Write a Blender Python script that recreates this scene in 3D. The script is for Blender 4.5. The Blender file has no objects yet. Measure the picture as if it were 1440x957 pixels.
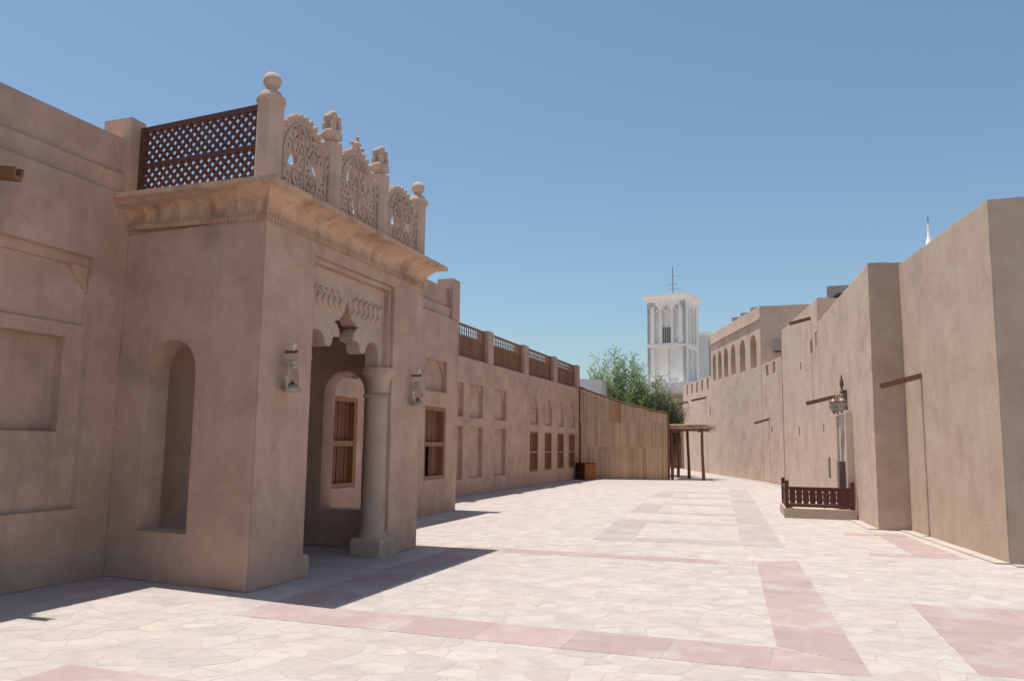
import bpy, math, random
from mathutils import Vector, Matrix
from mathutils.geometry import tessellate_polygon
from mathutils.noise import noise as pnoise

random.seed(7)
scene = bpy.context.scene
COL = scene.collection
R = math.radians

# ------------------------------------------------------------------ camera
YAW, PITCH, ROLL, CAMH = R(18.78), R(7.18), R(-0.75), 1.65
fwd = Vector((-math.sin(YAW) * math.cos(PITCH), math.cos(YAW) * math.cos(PITCH), math.sin(PITCH)))
r0 = Vector((math.cos(YAW), math.sin(YAW), 0)); u0 = r0.cross(fwd)
rt = r0 * math.cos(ROLL) - u0 * math.sin(ROLL); up = u0 * math.cos(ROLL) + r0 * math.sin(ROLL)
cam = bpy.data.cameras.new('camera'); cam.lens = 28.625; cam.sensor_width = 36; cam.sensor_fit = 'HORIZONTAL'
cam.clip_start = 0.05; cam.clip_end = 5000
camo = bpy.data.objects.new('camera', cam); COL.objects.link(camo)
camo.matrix_world = Matrix(((rt.x, up.x, -fwd.x, 0), (rt.y, up.y, -fwd.y, 0), (rt.z, up.z, -fwd.z, CAMH), (0, 0, 0, 1)))
scene.camera = camo

# ------------------------------------------------------------------ sky, sun, exposure
SUN_X, SUN_Y = 0.22, -0.012              # shadow offset per metre of height
sun_dir = Vector((SUN_X, SUN_Y, -1)).normalized()      # travel direction of the light
to_sun = -sun_dir
elev = math.asin(to_sun.z); rot = math.atan2(to_sun.x, to_sun.y)
w = bpy.data.worlds.new('World'); scene.world = w; w.use_nodes = True
nt = w.node_tree; nt.nodes.clear()
sky = nt.nodes.new('ShaderNodeTexSky'); sky.sky_type = 'NISHITA'; sky.sun_disc = False
sky.sun_elevation = elev; sky.sun_rotation = rot; sky.air_density = 1.0; sky.dust_density = 1.3; sky.ozone_density = 0.5
sky.altitude = 0
bg = nt.nodes.new('ShaderNodeBackground'); bg.inputs['Strength'].default_value = 0.118
wo = nt.nodes.new('ShaderNodeOutputWorld')
tint_ = nt.nodes.new('ShaderNodeMix'); tint_.data_type = 'RGBA'; tint_.blend_type = 'MULTIPLY'; tint_.inputs[0].default_value = 1.0
tint_.inputs[7].default_value = (0.87, 0.985, 1.0, 1)          # hazy gulf air: the whole sky a little less violet
nt.links.new(sky.outputs[0], tint_.inputs[6]); nt.links.new(tint_.outputs[2], bg.inputs[0]); nt.links.new(bg.outputs[0], wo.inputs[0])
sl = bpy.data.lights.new('sun', 'SUN'); sl.energy = 5.0; sl.angle = R(0.53); sl.color = (1.0, 0.955, 0.9)
so = bpy.data.objects.new('sun', sl); COL.objects.link(so)
so.rotation_euler = sun_dir.to_track_quat('-Z', 'Y').to_euler(); so.location = (0, 0, 40)
scene.view_settings.view_transform = 'Standard'; scene.view_settings.look = 'None'
scene.view_settings.gamma = 1; scene.view_settings.exposure = 0.12; scene.view_settings.use_curve_mapping = False

# ------------------------------------------------------------------ materials
MATS = {}
def mat(name, c1, c2=None, rough=0.9, scale=1.5, bump=0.0, bscale=20.0, streak=0.0, fine=0.0, bevel=0.0, stain=None,
        stain_scale=0.7, stain_amt=0.5, objvar=0.0, tint=False, grain=None, metal=0.0, wave=0.0, spec=0.3, detail_bump=0.0, streak_map=(2.2, 2.2, 0.22), light=None, light_scale=1.1, light_amt=0.5, crack=0.0, trowel=0.0):
    """procedural surface: two colours mixed by noise, optional streaks, stains, grain, per-object variation and bump"""
    m = bpy.data.materials.new(name); m.use_nodes = True
    t = m.node_tree; N = t.nodes; L = t.links
    b = N['Principled BSDF']; b.inputs['Roughness'].default_value = rough
    b.inputs['Metallic'].default_value = metal; b.inputs['Specular IOR Level'].default_value = spec
    geo = N.new('ShaderNodeNewGeometry')
    c2 = c2 or tuple(x * 0.8 for x in c1)
    def noise(sc, vec=None, det=6, rgh=0.6):
        n = N.new('ShaderNodeTexNoise'); n.inputs['Scale'].default_value = sc; n.inputs['Detail'].default_value = det
        n.inputs['Roughness'].default_value = rgh
        L.new(vec or geo.outputs['Position'], n.inputs['Vector']); return n.outputs[0]
    def mapped(s):
        mp = N.new('ShaderNodeMapping'); mp.inputs['Scale'].default_value = s
        L.new(geo.outputs['Position'], mp.inputs['Vector']); return mp.outputs[0]
    def ramp(src, a, z):
        r = N.new('ShaderNodeMapRange'); r.inputs['From Min'].default_value = a; r.inputs['From Max'].default_value = z
        L.new(src, r.inputs['Value']); return r.outputs[0]
    def mix(fac, A, B, mode='MIX'):
        x = N.new('ShaderNodeMix'); x.data_type = 'RGBA'; x.blend_type = mode
        for v, i in ((fac, 0), (A, 6), (B, 7)):
            if hasattr(v, 'is_linked'): L.new(v, x.inputs[i])
            elif i == 0: x.inputs[0].default_value = v
            else: x.inputs[i].default_value = (*v, 1)
        return x.outputs[2]
    def mul(a, k):
        q = N.new('ShaderNodeMath'); q.operation = 'MULTIPLY'; L.new(a, q.inputs[0]); q.inputs[1].default_value = k; return q.outputs[0]
    vec = mapped(grain) if grain else None
    col = mix(ramp(noise(scale, vec), 0.32, 0.68), c1, c2)
    if tint:
        at = N.new('ShaderNodeAttribute'); at.attribute_name = 'tint'
        col = mix(1.0, col, at.outputs['Color'], 'MULTIPLY')
    if streak:
        col = mix(mul(ramp(noise(1.0, mapped(streak_map), 5), 0.5, 0.75), streak), col, tuple(x * 0.45 for x in c1))
    if stain:
        col = mix(mul(ramp(noise(stain_scale, None, 8, 0.65), 0.5, 0.7), stain_amt), col, stain)
    if light:
        off = N.new('ShaderNodeMapping'); off.inputs['Location'].default_value = (17, 5, 3); L.new(geo.outputs['Position'], off.inputs['Vector'])
        col = mix(mul(ramp(noise(light_scale, off.outputs[0], 9, 0.7), 0.52, 0.68), light_amt), col, light)
    if crack:
        wp = N.new('ShaderNodeMix'); wp.data_type = 'RGBA'; wp.inputs[0].default_value = 0.25
        nz = N.new('ShaderNodeTexNoise'); nz.inputs['Scale'].default_value = 2.5; nz.inputs['Detail'].default_value = 6
        L.new(geo.outputs['Position'], nz.inputs['Vector']); L.new(geo.outputs['Position'], wp.inputs[6]); L.new(nz.outputs['Color'], wp.inputs[7])
        vo = N.new('ShaderNodeTexVoronoi'); vo.feature = 'DISTANCE_TO_EDGE'; vo.inputs['Scale'].default_value = 0.8; L.new(wp.outputs[2], vo.inputs['Vector'])
        ln_ = ramp(vo.outputs['Distance'], 0.007, 0.001); mk = ramp(noise(0.9, None, 3), 0.52, 0.60)
        mm = N.new('ShaderNodeMath'); mm.operation = 'MULTIPLY'; L.new(ln_, mm.inputs[0]); L.new(mk, mm.inputs[1])
        col = mix(mul(mm.outputs[0], crack), col, tuple(x * 0.4 for x in c1))
    if fine:
        col = mix(mul(ramp(noise(90, None, 3), 0.4, 0.7), fine), col, tuple(x * 0.5 for x in c1))
    if objvar:
        oi = N.new('ShaderNodeObjectInfo'); h = N.new('ShaderNodeHueSaturation')
        r = N.new('ShaderNodeMapRange'); r.inputs['To Min'].default_value = 1 - objvar; r.inputs['To Max'].default_value = 1 + objvar
        L.new(oi.outputs['Random'], r.inputs['Value']); L.new(r.outputs[0], h.inputs['Value']); L.new(col, h.inputs['Color'])
        col = h.outputs[0]
    L.new(col, b.inputs['Base Color'])
    nrm = None
    if bevel:
        bv = N.new('ShaderNodeBevel'); bv.samples = 4; bv.inputs['Radius'].default_value = bevel; nrm = bv.outputs[0]
    def bumpn(h, strength, dist, nrm):
        bp = N.new('ShaderNodeBump'); bp.inputs['Strength'].default_value = strength; bp.inputs['Distance'].default_value = dist
        L.new(h, bp.inputs['Height'])
        if nrm: L.new(nrm, bp.inputs['Normal'])
        return bp.outputs[0]
    if wave: nrm = bumpn(noise(1.7, None, 2), wave, 0.09, nrm)
    if trowel: nrm = bumpn(noise(1.0, mapped((5, 5, 2.2)), 3, 0.5), trowel, 0.05, nrm)
    if bump: nrm = bumpn(noise(bscale, vec, 8, 0.65), bump, 0.03, nrm)
    if detail_bump: nrm = bumpn(noise(70, None, 4), detail_bump, 0.012, nrm)
    if nrm: L.new(nrm, b.inputs['Normal'])
    MATS[name] = m; return m

mat('plaster_rose', (0.59, 0.395, 0.298), (0.487, 0.315, 0.238), scale=1.5, bump=0.45, bscale=9, streak=0.3, fine=0.12, bevel=0.03,
    stain=(0.29, 0.205, 0.165), stain_scale=1.2, stain_amt=0.5, wave=0.35, detail_bump=0.35, light=(0.67, 0.485, 0.38), light_scale=1.2, light_amt=0.55,
    crack=0.22, trowel=0.3)
mat('plaster_sand', (0.60, 0.45, 0.338), (0.525, 0.382, 0.283), scale=1.6, bump=0.4, bscale=38, streak=0.2, fine=0.35, bevel=0.03,
    stain=(0.36, 0.26, 0.185), stain_scale=1.3, stain_amt=0.5, wave=0.15, detail_bump=0.9, light=(0.66, 0.54, 0.41), light_scale=1.6, light_amt=0.45, trowel=0.15)
mat('plaster_sand_smooth', (0.61, 0.455, 0.352), (0.54, 0.392, 0.30), scale=0.9, bump=0.4, bscale=8, streak=0.15, fine=0.1, bevel=0.03,
    stain=(0.42, 0.30, 0.225), stain_scale=0.9, stain_amt=0.5, wave=0.3, detail_bump=0.3, light=(0.66, 0.53, 0.41), light_scale=0.9, light_amt=0.5, crack=0.2, trowel=0.3)
mat('carved_stone', (0.63, 0.42, 0.288), (0.53, 0.34, 0.228), scale=2.5, bump=0.3, bscale=25, fine=0.1, bevel=0.012,
    stain=(0.24, 0.16, 0.115), stain_scale=2.6, stain_amt=0.8, streak=0.6, streak_map=(5.5, 5.5, 0.9))
mat('finial_stone', (0.58, 0.42, 0.325), (0.50, 0.35, 0.265), scale=3, bump=0.25, bscale=25, fine=0.1, bevel=0.01,
    stain=(0.27, 0.19, 0.15), stain_scale=2.5, stain_amt=0.4)
mat('white_plaster', (0.86, 0.84, 0.79), (0.80, 0.77, 0.71), scale=0.6, bump=0.2, bscale=8, streak=0.12, bevel=0.02)
mat('white_recess', (0.64, 0.62, 0.57), (0.58, 0.55, 0.50), scale=0.6, bump=0.2, bscale=8, streak=0.2)
mat('wood_dark', (0.15, 0.062, 0.038), (0.095, 0.04, 0.026), rough=0.65, scale=3, grain=(14, 14, 1.2), bump=0.25, bscale=3, objvar=0.2, bevel=0.004)
mat('wood_red', (0.125, 0.038, 0.025), (0.085, 0.026, 0.018), rough=0.55, scale=3, grain=(14, 14, 1.2), bump=0.2, bscale=3, objvar=0.15, bevel=0.004)
mat('wood_window', (0.36, 0.17, 0.085), (0.25, 0.11, 0.055), rough=0.6, scale=3, grain=(16, 16, 1.2), bump=0.2, bscale=3, objvar=0.15, bevel=0.004)
mat('wood_window_dark', (0.24, 0.10, 0.055), (0.16, 0.065, 0.036), rough=0.65, scale=3, grain=(16, 16, 1.2), bump=0.2, bscale=3, objvar=0.2)
mat('wood_baluster', (0.27, 0.14, 0.08), (0.19, 0.095, 0.055), rough=0.75, scale=3, grain=(14, 14, 1.2), objvar=0.2)
mat('wood_plank', (0.62, 0.43, 0.275), (0.48, 0.315, 0.195), rough=0.85, scale=2.5, grain=(16, 16, 0.7), bump=0.4, bscale=3, objvar=0.16,
    stain=(0.36, 0.21, 0.125), stain_scale=1.3, stain_amt=0.35)
mat('wood_plank_new', (0.54, 0.25, 0.13), (0.44, 0.19, 0.10), rough=0.8, scale=2.5, grain=(16, 16, 0.7), objvar=0.12)
mat('wood_spout', (0.27, 0.135, 0.07), (0.19, 0.09, 0.048), rough=0.8, scale=3, grain=(3, 12, 12), bump=0.3, bscale=3, bevel=0.008)
mat('wood_pole', (0.24, 0.105, 0.062), (0.15, 0.065, 0.04), rough=0.85, scale=4, grain=(10, 10, 1), bump=0.5, bscale=4, objvar=0.2)
mat('palm_stick', (0.33, 0.225, 0.14), (0.20, 0.13, 0.08), rough=0.9, scale=5, objvar=0.3)
mat('crate_wood', (0.30, 0.11, 0.045), (0.22, 0.08, 0.035), rough=0.7, scale=3, grain=(12, 12, 1), objvar=0.15)
mat('crate_wood_dark', (0.11, 0.045, 0.028), (0.08, 0.032, 0.02), rough=0.7, scale=3, grain=(12, 12, 1), objvar=0.15)
mat('painted_dark_interior', (0.02, 0.015, 0.012), rough=0.9)  # near-black colour standing in for the unlit room behind windows
mat('flagstone', (0.492, 0.436, 0.402), (0.445, 0.388, 0.355), rough=0.75, scale=5, bump=0.35, bscale=22, fine=0.22, tint=True,
    stain=(0.33, 0.28, 0.252), stain_scale=3.2, stain_amt=0.6, spec=0.25, light=(0.55, 0.50, 0.465), light_scale=2.2, light_amt=0.6)
mat('slab_pink', (0.415, 0.305, 0.28), (0.365, 0.265, 0.245), rough=0.72, scale=4, bump=0.3, bscale=20, fine=0.22, objvar=0.06,
    stain=(0.475, 0.415, 0.38), stain_scale=1.5, stain_amt=1.0, spec=0.25, light=(0.40, 0.325, 0.30), light_scale=2.4, light_amt=0.8)
mat('slab_grey', (0.405, 0.335, 0.308), (0.365, 0.30, 0.276), rough=0.72, scale=4, bump=0.3, bscale=20, fine=0.22, objvar=0.05,
    stain=(0.475, 0.42, 0.385), stain_scale=1.5, stain_amt=0.9, spec=0.25)
mat('ground_mortar', (0.455, 0.395, 0.36), (0.405, 0.345, 0.312), rough=0.9, scale=3, bump=0.3, bscale=30, fine=0.22,
    stain=(0.35, 0.29, 0.262), stain_scale=2.2, stain_amt=0.6)
mat('kerb_concrete', (0.49, 0.42, 0.36), (0.43, 0.36, 0.31), rough=0.85, scale=3, bump=0.3, bscale=25, fine=0.2, bevel=0.006)
mat('lantern_metal', (0.47, 0.38, 0.27), (0.38, 0.30, 0.21), rough=0.5, scale=20, metal=0.3, bump=0.1)
mat('bracket_metal', (0.16, 0.09, 0.06), rough=0.6, scale=20, metal=0.3)
mat('lamp_metal', (0.20, 0.13, 0.10), (0.14, 0.09, 0.07), rough=0.5, scale=20, metal=0.4)
mat('porcelain', (0.58, 0.53, 0.47), rough=0.25, scale=10, spec=0.5)
mat('ac_white', (0.36, 0.34, 0.32), (0.28, 0.265, 0.25), rough=0.6, scale=4, streak=0.3)
mat('ac_grille', (0.06, 0.06, 0.06), rough=0.6)
mat('antenna_metal', (0.28, 0.28, 0.28), rough=0.45, metal=0.6)
mat('marble', (0.66, 0.55, 0.45), (0.57, 0.46, 0.37), rough=0.5, scale=4, bump=0.15)
mat('fountain_box', (0.20, 0.135, 0.11), (0.15, 0.10, 0.08), rough=0.7, scale=6, bump=0.3)
mat('plinth_stone', (0.50, 0.39, 0.31), (0.43, 0.33, 0.26), rough=0.8, scale=3, bump=0.25, fine=0.1, bevel=0.008)
mat('bark', (0.16, 0.11, 0.08), rough=0.9, scale=6, bump=0.5)
mat('cover_green', (0.17, 0.14, 0.08), rough=0.7, scale=5)
mat('louvre_grey', (0.10, 0.095, 0.09), rough=0.7)

def leafmat(name, c1, c2):
    m = bpy.data.materials.new(name); m.use_nodes = True; t = m.node_tree; N = t.nodes; L = t.links
    b = N['Principled BSDF']; b.inputs['Roughness'].default_value = 0.55
    g = N.new('ShaderNodeNewGeometry'); mx = N.new('ShaderNodeMix'); mx.data_type = 'RGBA'
    L.new(g.outputs['Random Per Island'], mx.inputs[0]); mx.inputs[6].default_value = (*c1, 1); mx.inputs[7].default_value = (*c2, 1)
    L.new(mx.outputs[2], b.inputs['Base Color'])
    tr = N.new('ShaderNodeBsdfTranslucent'); L.new(mx.outputs[2], tr.inputs[0])
    ms = N.new('ShaderNodeMixShader'); ms.inputs[0].default_value = 0.4
    L.new(b.outputs[0], ms.inputs[1]); L.new(tr.outputs[0], ms.inputs[2]); L.new(ms.outputs[0], N['Material Output'].inputs[0])
    MATS[name] = m
leafmat('leaf', (0.12, 0.20, 0.06), (0.35, 0.43, 0.18))
leafmat('leaf_dark', (0.05, 0.08, 0.04), (0.11, 0.15, 0.07))

gm = bpy.data.materials.new('glass'); gm.use_nodes = True; _b = gm.node_tree.nodes['Principled BSDF']
_b.inputs['Transmission Weight'].default_value = 1; _b.inputs['Roughness'].default_value = 0.08; _b.inputs['IOR'].default_value = 1.2
_b.inputs['Base Color'].default_value = (0.85, 0.82, 0.78, 1); MATS['glass'] = gm
fm = bpy.data.materials.new('frosted_glass'); fm.use_nodes = True; _b = fm.node_tree.nodes['Principled BSDF']
_b.inputs['Transmission Weight'].default_value = 0.5; _b.inputs['Roughness'].default_value = 0.3
_b.inputs['Base Color'].default_value = (0.55, 0.50, 0.44, 1); MATS['frosted_glass'] = fm

# ------------------------------------------------------------------ mesh helpers
class MB:
    def __init__(s): s.v = []; s.f = []; s.smooth = False
    def add(s, vs, fs):
        o = len(s.v); s.v += [tuple(p) for p in vs]; s.f += [tuple(i + o for i in f) for f in fs]; return s
    def obox(s, c, ax, ay, az, hx, hy, hz):
        c = Vector(c); ax = Vector(ax) * hx; ay = Vector(ay) * hy; az = Vector(az) * hz
        vs = [c + ax * i + ay * j + az * k for k in (-1, 1) for j in (-1, 1) for i in (-1, 1)]
        return s.add(vs, [(0, 2, 3, 1), (4, 5, 7, 6), (0, 1, 5, 4), (2, 6, 7, 3), (0, 4, 6, 2), (1, 3, 7, 5)])
    def box(s, x0, x1, y0, y1, z0, z1):
        return s.obox(((x0 + x1) / 2, (y0 + y1) / 2, (z0 + z1) / 2), (1, 0, 0), (0, 1, 0), (0, 0, 1), (x1 - x0) / 2, (y1 - y0) / 2, (z1 - z0) / 2)
    def beam(s, a, b, wdt, hgt, upv=(0, 0, 1)):
        a = Vector(a); b = Vector(b); d = (b - a); l = d.length; d.normalize()
        u = Vector(upv); side = d.cross(u).normalized(); u = side.cross(d)
        return s.obox((a + b) / 2, d, side, u, l / 2, wdt / 2, hgt / 2)
    def prism(s, poly, z0, z1):
        """vertical prism over a plan polygon given counter-clockwise; z1 a number or one value per corner"""
        n = len(poly); zz = z1 if isinstance(z1, (list, tuple)) else [z1] * n
        vs = [(x, y, z0) for x, y in poly] + [(x, y, zz[i]) for i, (x, y) in enumerate(poly)]
        return s.add(vs, [tuple(range(n - 1, -1, -1)), tuple(range(n, 2 * n))] + [(i, (i + 1) % n, n + (i + 1) % n, n + i) for i in range(n)])
    def tube(s, pts, rad, n=8, cap=True):
        pts = [Vector(p) for p in pts]; rr = rad if isinstance(rad, (list, tuple)) else [rad] * len(pts)
        vs = []; fs = []; prev = None
        for i, p in enumerate(pts):
            d = (pts[min(i + 1, len(pts) - 1)] - pts[max(i - 1, 0)]).normalized()
            ref = prev if prev is not None else (Vector((0, 0, 1)) if abs(d.z) < 0.9 else Vector((1, 0, 0)))
            a = (ref - d * ref.dot(d)).normalized(); prev = a; b = d.cross(a)
            for k in range(n):
                t = 2 * math.pi * k / n; vs.append(p + (a * math.cos(t) + b * math.sin(t)) * rr[i])
        for i in range(len(pts) - 1):
            for k in range(n):
                fs.append((i * n + k, i * n + (k + 1) % n, (i + 1) * n + (k + 1) % n, (i + 1) * n + k))
        if cap: fs += [tuple(range(n - 1, -1, -1)), tuple((len(pts) - 1) * n + k for k in range(n))]
        return s.add(vs, fs)
    def lathe(s, c, prof, n=20, sy=1.0):
        """prof: list of (radius, z) bottom to top, around vertical axis at c"""
        cx, cy, cz = c; vs = []; fs = []
        for r, z in prof:
            for k in range(n):
                t = 2 * math.pi * k / n; vs.append((cx + r * math.cos(t), cy + sy * r * math.sin(t), cz + z))
        for i in range(len(prof) - 1):
            for k in range(n):
                fs.append((i * n + k, i * n + (k + 1) % n, (i + 1) * n + (k + 1) % n, (i + 1) * n + k))
        fs += [tuple(range(n - 1, -1, -1)), tuple((len(prof) - 1) * n + k for k in range(n))]
        return s.add(vs, fs)
    def mesh(s, name, smooth=None):
        me = bpy.data.meshes.new(name); me.from_pydata(s.v, [], s.f); me.validate()
        if s.smooth if smooth is None else smooth:
            for p in me.polygons: p.use_smooth = True
            me.set_sharp_from_angle(angle=R(40))
        return me

WM = {}
def link(o, parent=None, world=Matrix()):
    COL.objects.link(o); WM[o] = world.copy()
    if parent is not None:
        o.parent = parent; o.matrix_parent_inverse = WM[parent].inverted()
    o.matrix_basis = world; return o
def tag(o, label=None, cat=None, group=None, kind=None):
    for k, v in (('label', label), ('category', cat), ('group', group), ('kind', kind)):
        if v: o[k] = v
    return o
def thing(name, loc, label, cat, group=None):
    o = bpy.data.objects.new(name, None); o.empty_display_size = 0.2
    link(o, None, Matrix.Translation(Vector(loc))); return tag(o, label, cat, group)
def part(name, mb, m, parent=None, smooth=None, world=Matrix(), label=None, kind=None):
    me = mb if isinstance(mb, bpy.types.Mesh) else mb.mesh(name, smooth)
    if not me.materials: me.materials.append(MATS[m])
    o = bpy.data.objects.new(name, me); link(o, parent, world)
    if label: o['label'] = label
    if kind: o['kind'] = kind
    return o

def wobble_loop(loop, amp=0.008, step=0.35, seed=0.0):
    out = []
    n = len(loop)
    for i in range(n):
        a = loop[i]; b = loop[(i + 1) % n]; d = math.hypot(b[0] - a[0], b[1] - a[1]); k = max(1, int(d / step))
        for j in range(k):
            t = j / k; u = a[0] + (b[0] - a[0]) * t; z = a[1] + (b[1] - a[1]) * t
            out.append((u + amp * pnoise((u * 1.9, z * 1.9, seed)), z + amp * pnoise((u * 1.9 + 31, z * 1.9, seed))))
    return out

def wallpanel(mb, P0, P1, outline, holes=(), thick=0.4, wob=0.008, nrm=None, back=True):
    """plastered wall: outline and openings in (u, z), u metres from P0 towards P1; the outward normal is to the RIGHT of P0->P1
    unless nrm is given. holes: (loop, depth, subholes) recesses; depth None = goes right through."""
    P0 = Vector((*P0, 0)); P1 = Vector((*P1, 0)); d = (P1 - P0).normalized(); n = Vector((d.y, -d.x, 0)) if nrm is None else Vector((*nrm, 0)).normalized()
    def pt(u, z, dep): p = P0 + d * u - n * dep; return (p.x, p.y, z)
    flip = Vector((0, 0, 1)).dot(n.cross(d)) < 0
    def face(loops, dep):
        pts = [q for l in loops for q in l]
        tris = tessellate_polygon([[Vector((u, z, 0)) for u, z in l] for l in loops])
        mb.add([pt(u, z, dep) for u, z in pts], tris)
    def area(l): return sum(l[i][0] * l[(i + 1) % len(l)][1] - l[(i + 1) % len(l)][0] * l[i][1] for i in range(len(l)))
    def band(loop, d0, d1, inward):
        k = len(loop); vs = [pt(u, z, d0) for u, z in loop] + [pt(u, z, d1) for u, z in loop]
        mb.add(vs, [(i, (i + 1) % k, k + (i + 1) % k, k + i) for i in range(k)])
    def layer(outer, hl, dep):
        loops = [outer] + [h[0] for h in hl]
        face(loops, dep)
        for h in hl:
            hd = h[1]; subs = h[2] if len(h) > 2 else ()
            if hd is None: band(h[0], dep, thick, True)
            else:
                band(h[0], dep, dep + hd, True); layer(h[0], [(wobble_loop(s[0], wob * .5) if wob else s[0], *s[1:]) for s in subs], dep + hd)
    o = wobble_loop(outline, wob) if wob else outline
    hl = [(wobble_loop(h[0], wob * 0.6) if wob else h[0], *h[1:]) for h in holes]
    layer(o, hl, 0.0)
    if back: face([o] + [h[0] for h in hl if h[1] is None], thick)
    band(o, 0, thick, False)
    return mb
def fix_normals(me):
    import bmesh
    bm = bmesh.new(); bm.from_mesh(me); bmesh.ops.remove_doubles(bm, verts=bm.verts, dist=1e-5)
    bmesh.ops.recalc_face_normals(bm, faces=bm.faces); bm.to_mesh(me); bm.free(); return me
def wall(name, P0, P1, outline, holes, m, parent, thick=0.4, wob=0.008, back=True, nrm=None):
    mb = MB(); wallpanel(mb, P0, P1, outline, holes, thick, wob, nrm, back)
    return part(name, fix_normals(mb.mesh(name)), m, parent)

def rect(a, b, z0, z1): return [(a, z0), (b, z0), (b, z1), (a, z1)]
def arch(a, b, z0, zs, zt, n=10, pointed=0.0):
    """opening from a to b, straight to the springing zs, curved to zt"""
    c = (a + b) / 2; h = (b - a) / 2; out = [(a, z0), (b, z0)]
    for i in range(n + 1):
        t = math.pi * i / n; x = math.cos(t); y = math.sin(t)
        if pointed: y = y * (1 - pointed) + (1 - abs(x)) * pointed
        out.append((c + h * x, zs + (zt - zs) * y))
    return out

# ------------------------------------------------------------------ ground
g = MB(); g.add([(-900, -300, -0.0022), (900, -300, -0.0022), (900, 1500, -0.0022), (-900, 1500, -0.0022)], [(0, 1, 2, 3)])
ground = tag(part('ground', g, 'ground_mortar'), kind='structure')
plaza = bpy.data.objects.new('plaza_paving', None); link(plaza); tag(plaza, kind='structure')

def stone_tint():
    k = random.random(); v = random.uniform(0.91, 1.07)
    if k < 0.62: c = (1.0, 0.985, 0.96)
    elif k < 0.80: c = (1.02, 0.96, 0.94)
    elif k < 0.92: c = (0.96, 0.95, 0.955)
    else: c = (1.06, 1.03, 0.97)
    return (c[0] * v, c[1] * v, c[2] * v, 1)
def right_limit(Y):
    return 9 if Y < 13.8 else (2.6 if Y < 18.5 else (1.9 if Y < 21 else 1.6 - 0.1 * (Y - 21)))
S = 0.255
X0, X1, Y0, Y1 = -8.2, 6.0, 3.2, 34.0
seedpt = {}
def sp(i, j):
    if (i, j) not in seedpt:
        seedpt[(i, j)] = (X0 + (i + random.uniform(-0.12, 1.12)) * S * 1.12, Y0 + (j + random.uniform(-0.12, 1.12)) * S * 0.95)
    return seedpt[(i, j)]
def clip(poly, px, py, nx, ny):
    out = []; k = len(poly)
    for a in range(k):
        p = poly[a]; q = poly[(a + 1) % k]
        dp = (p[0] - px) * nx + (p[1] - py) * ny; dq = (q[0] - px) * nx + (q[1] - py) * ny
        if dp <= 0: out.append(p)
        if (dp < 0 < dq) or (dq < 0 < dp):
            t = dp / (dp - dq); out.append((p[0] + (q[0] - p[0]) * t, p[1] + (q[1] - p[1]) * t))
    return out
def in_view(x, y):
    v = Vector((x, y, -CAMH)); d = v.dot(fwd)
    if d < 1: return False
    px = v.dot(rt) / d; py = v.dot(up) / d
    return abs(px) < 0.70 and py > -0.50
NI = int((X1 - X0) / (S * 1.12)); NJ = int((Y1 - Y0) / (S * 0.95))
cells = []
for j in range(NJ):
    for i in range(NI):
        x, y = sp(i, j)
        if x > right_limit(y) + 0.4 or not in_view(x, y): continue
        if y > 18.9 and x < -8.2: continue
        poly = [(x - 1, y - 1), (x + 1, y - 1), (x + 1, y + 1), (x - 1, y + 1)]
        for dj in range(-2, 3):
            for di in range(-2, 3):
                if di or dj:
                    qx, qy = sp(i + di, j + dj); nx, ny = qx - x, qy - y
                    poly = clip(poly, (x + qx) / 2, (y + qy) / 2, nx, ny)
        # merge very short edges and pull the corners in by a joint
        pl = []
        for p in poly:
            if not pl or math.hypot(p[0] - pl[-1][0], p[1] - pl[-1][1]) > 0.04: pl.append(p)
        if len(pl) < 3: continue
        cx = sum(p[0] for p in pl) / len(pl); cy = sum(p[1] for p in pl) / len(pl)
        jw = random.uniform(0.003, 0.009)
        pl = [(p[0] + (cx - p[0]) * jw / max(0.08, math.hypot(p[0] - cx, p[1] - cy)) * 1.2 + random.uniform(-.006, .006),
               p[1] + (cy - p[1]) * jw / max(0.08, math.hypot(p[0] - cx, p[1] - cy)) * 1.2 + random.uniform(-.006, .006)) for p in pl]
        cells.append((math.hypot(cx, cy), pl))
cells.sort(key=lambda c: c[0])
def stone_geo(pl, top):
    n = len(pl); cx = sum(p[0] for p in pl) / n; cy = sum(p[1] for p in pl) / n
    vs = [(x, y, -0.012) for x, y in pl] + [(x, y, top - 0.0015) for x, y in pl] + [(x + (cx - x) * 0.05, y + (cy - y) * 0.05, top) for x, y in pl]
    fs = [tuple(2 * n + k for k in range(n))] + [(k, (k + 1) % n, n + (k + 1) % n, n + k) for k in range(n)] + \
         [(n + k, n + (k + 1) % n, 2 * n + (k + 1) % n, 2 * n + k) for k in range(n)]
    return vs, fs
def set_tint(me, tints):
    ca = me.color_attributes.new('tint', 'FLOAT_COLOR', 'CORNER'); i = 0
    for p, t in zip(me.polygons, tints):
        for _ in p.loop_indices: ca.data[i].color = t; i += 1
rest = MB(); rest_t = []
BANDS_CLEAR = []
for k, (d, pl) in enumerate(cells):
    vs, fs = stone_geo(pl, random.uniform(-0.0006, 0.0006)); tn = stone_tint()
    if k < 290:
        q = MB().add(vs, fs); me = q.mesh('flagstone'); set_tint(me, [tn] * len(me.polygons)); part('flagstone', me, 'flagstone', plaza)
    else:
        rest.add(vs, fs); rest_t += [tn] * len(fs)
me = rest.mesh('flagstones_beyond'); set_tint(me, rest_t); part('flagstones_beyond', me, 'flagstone', plaza, kind='stuff')

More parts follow.
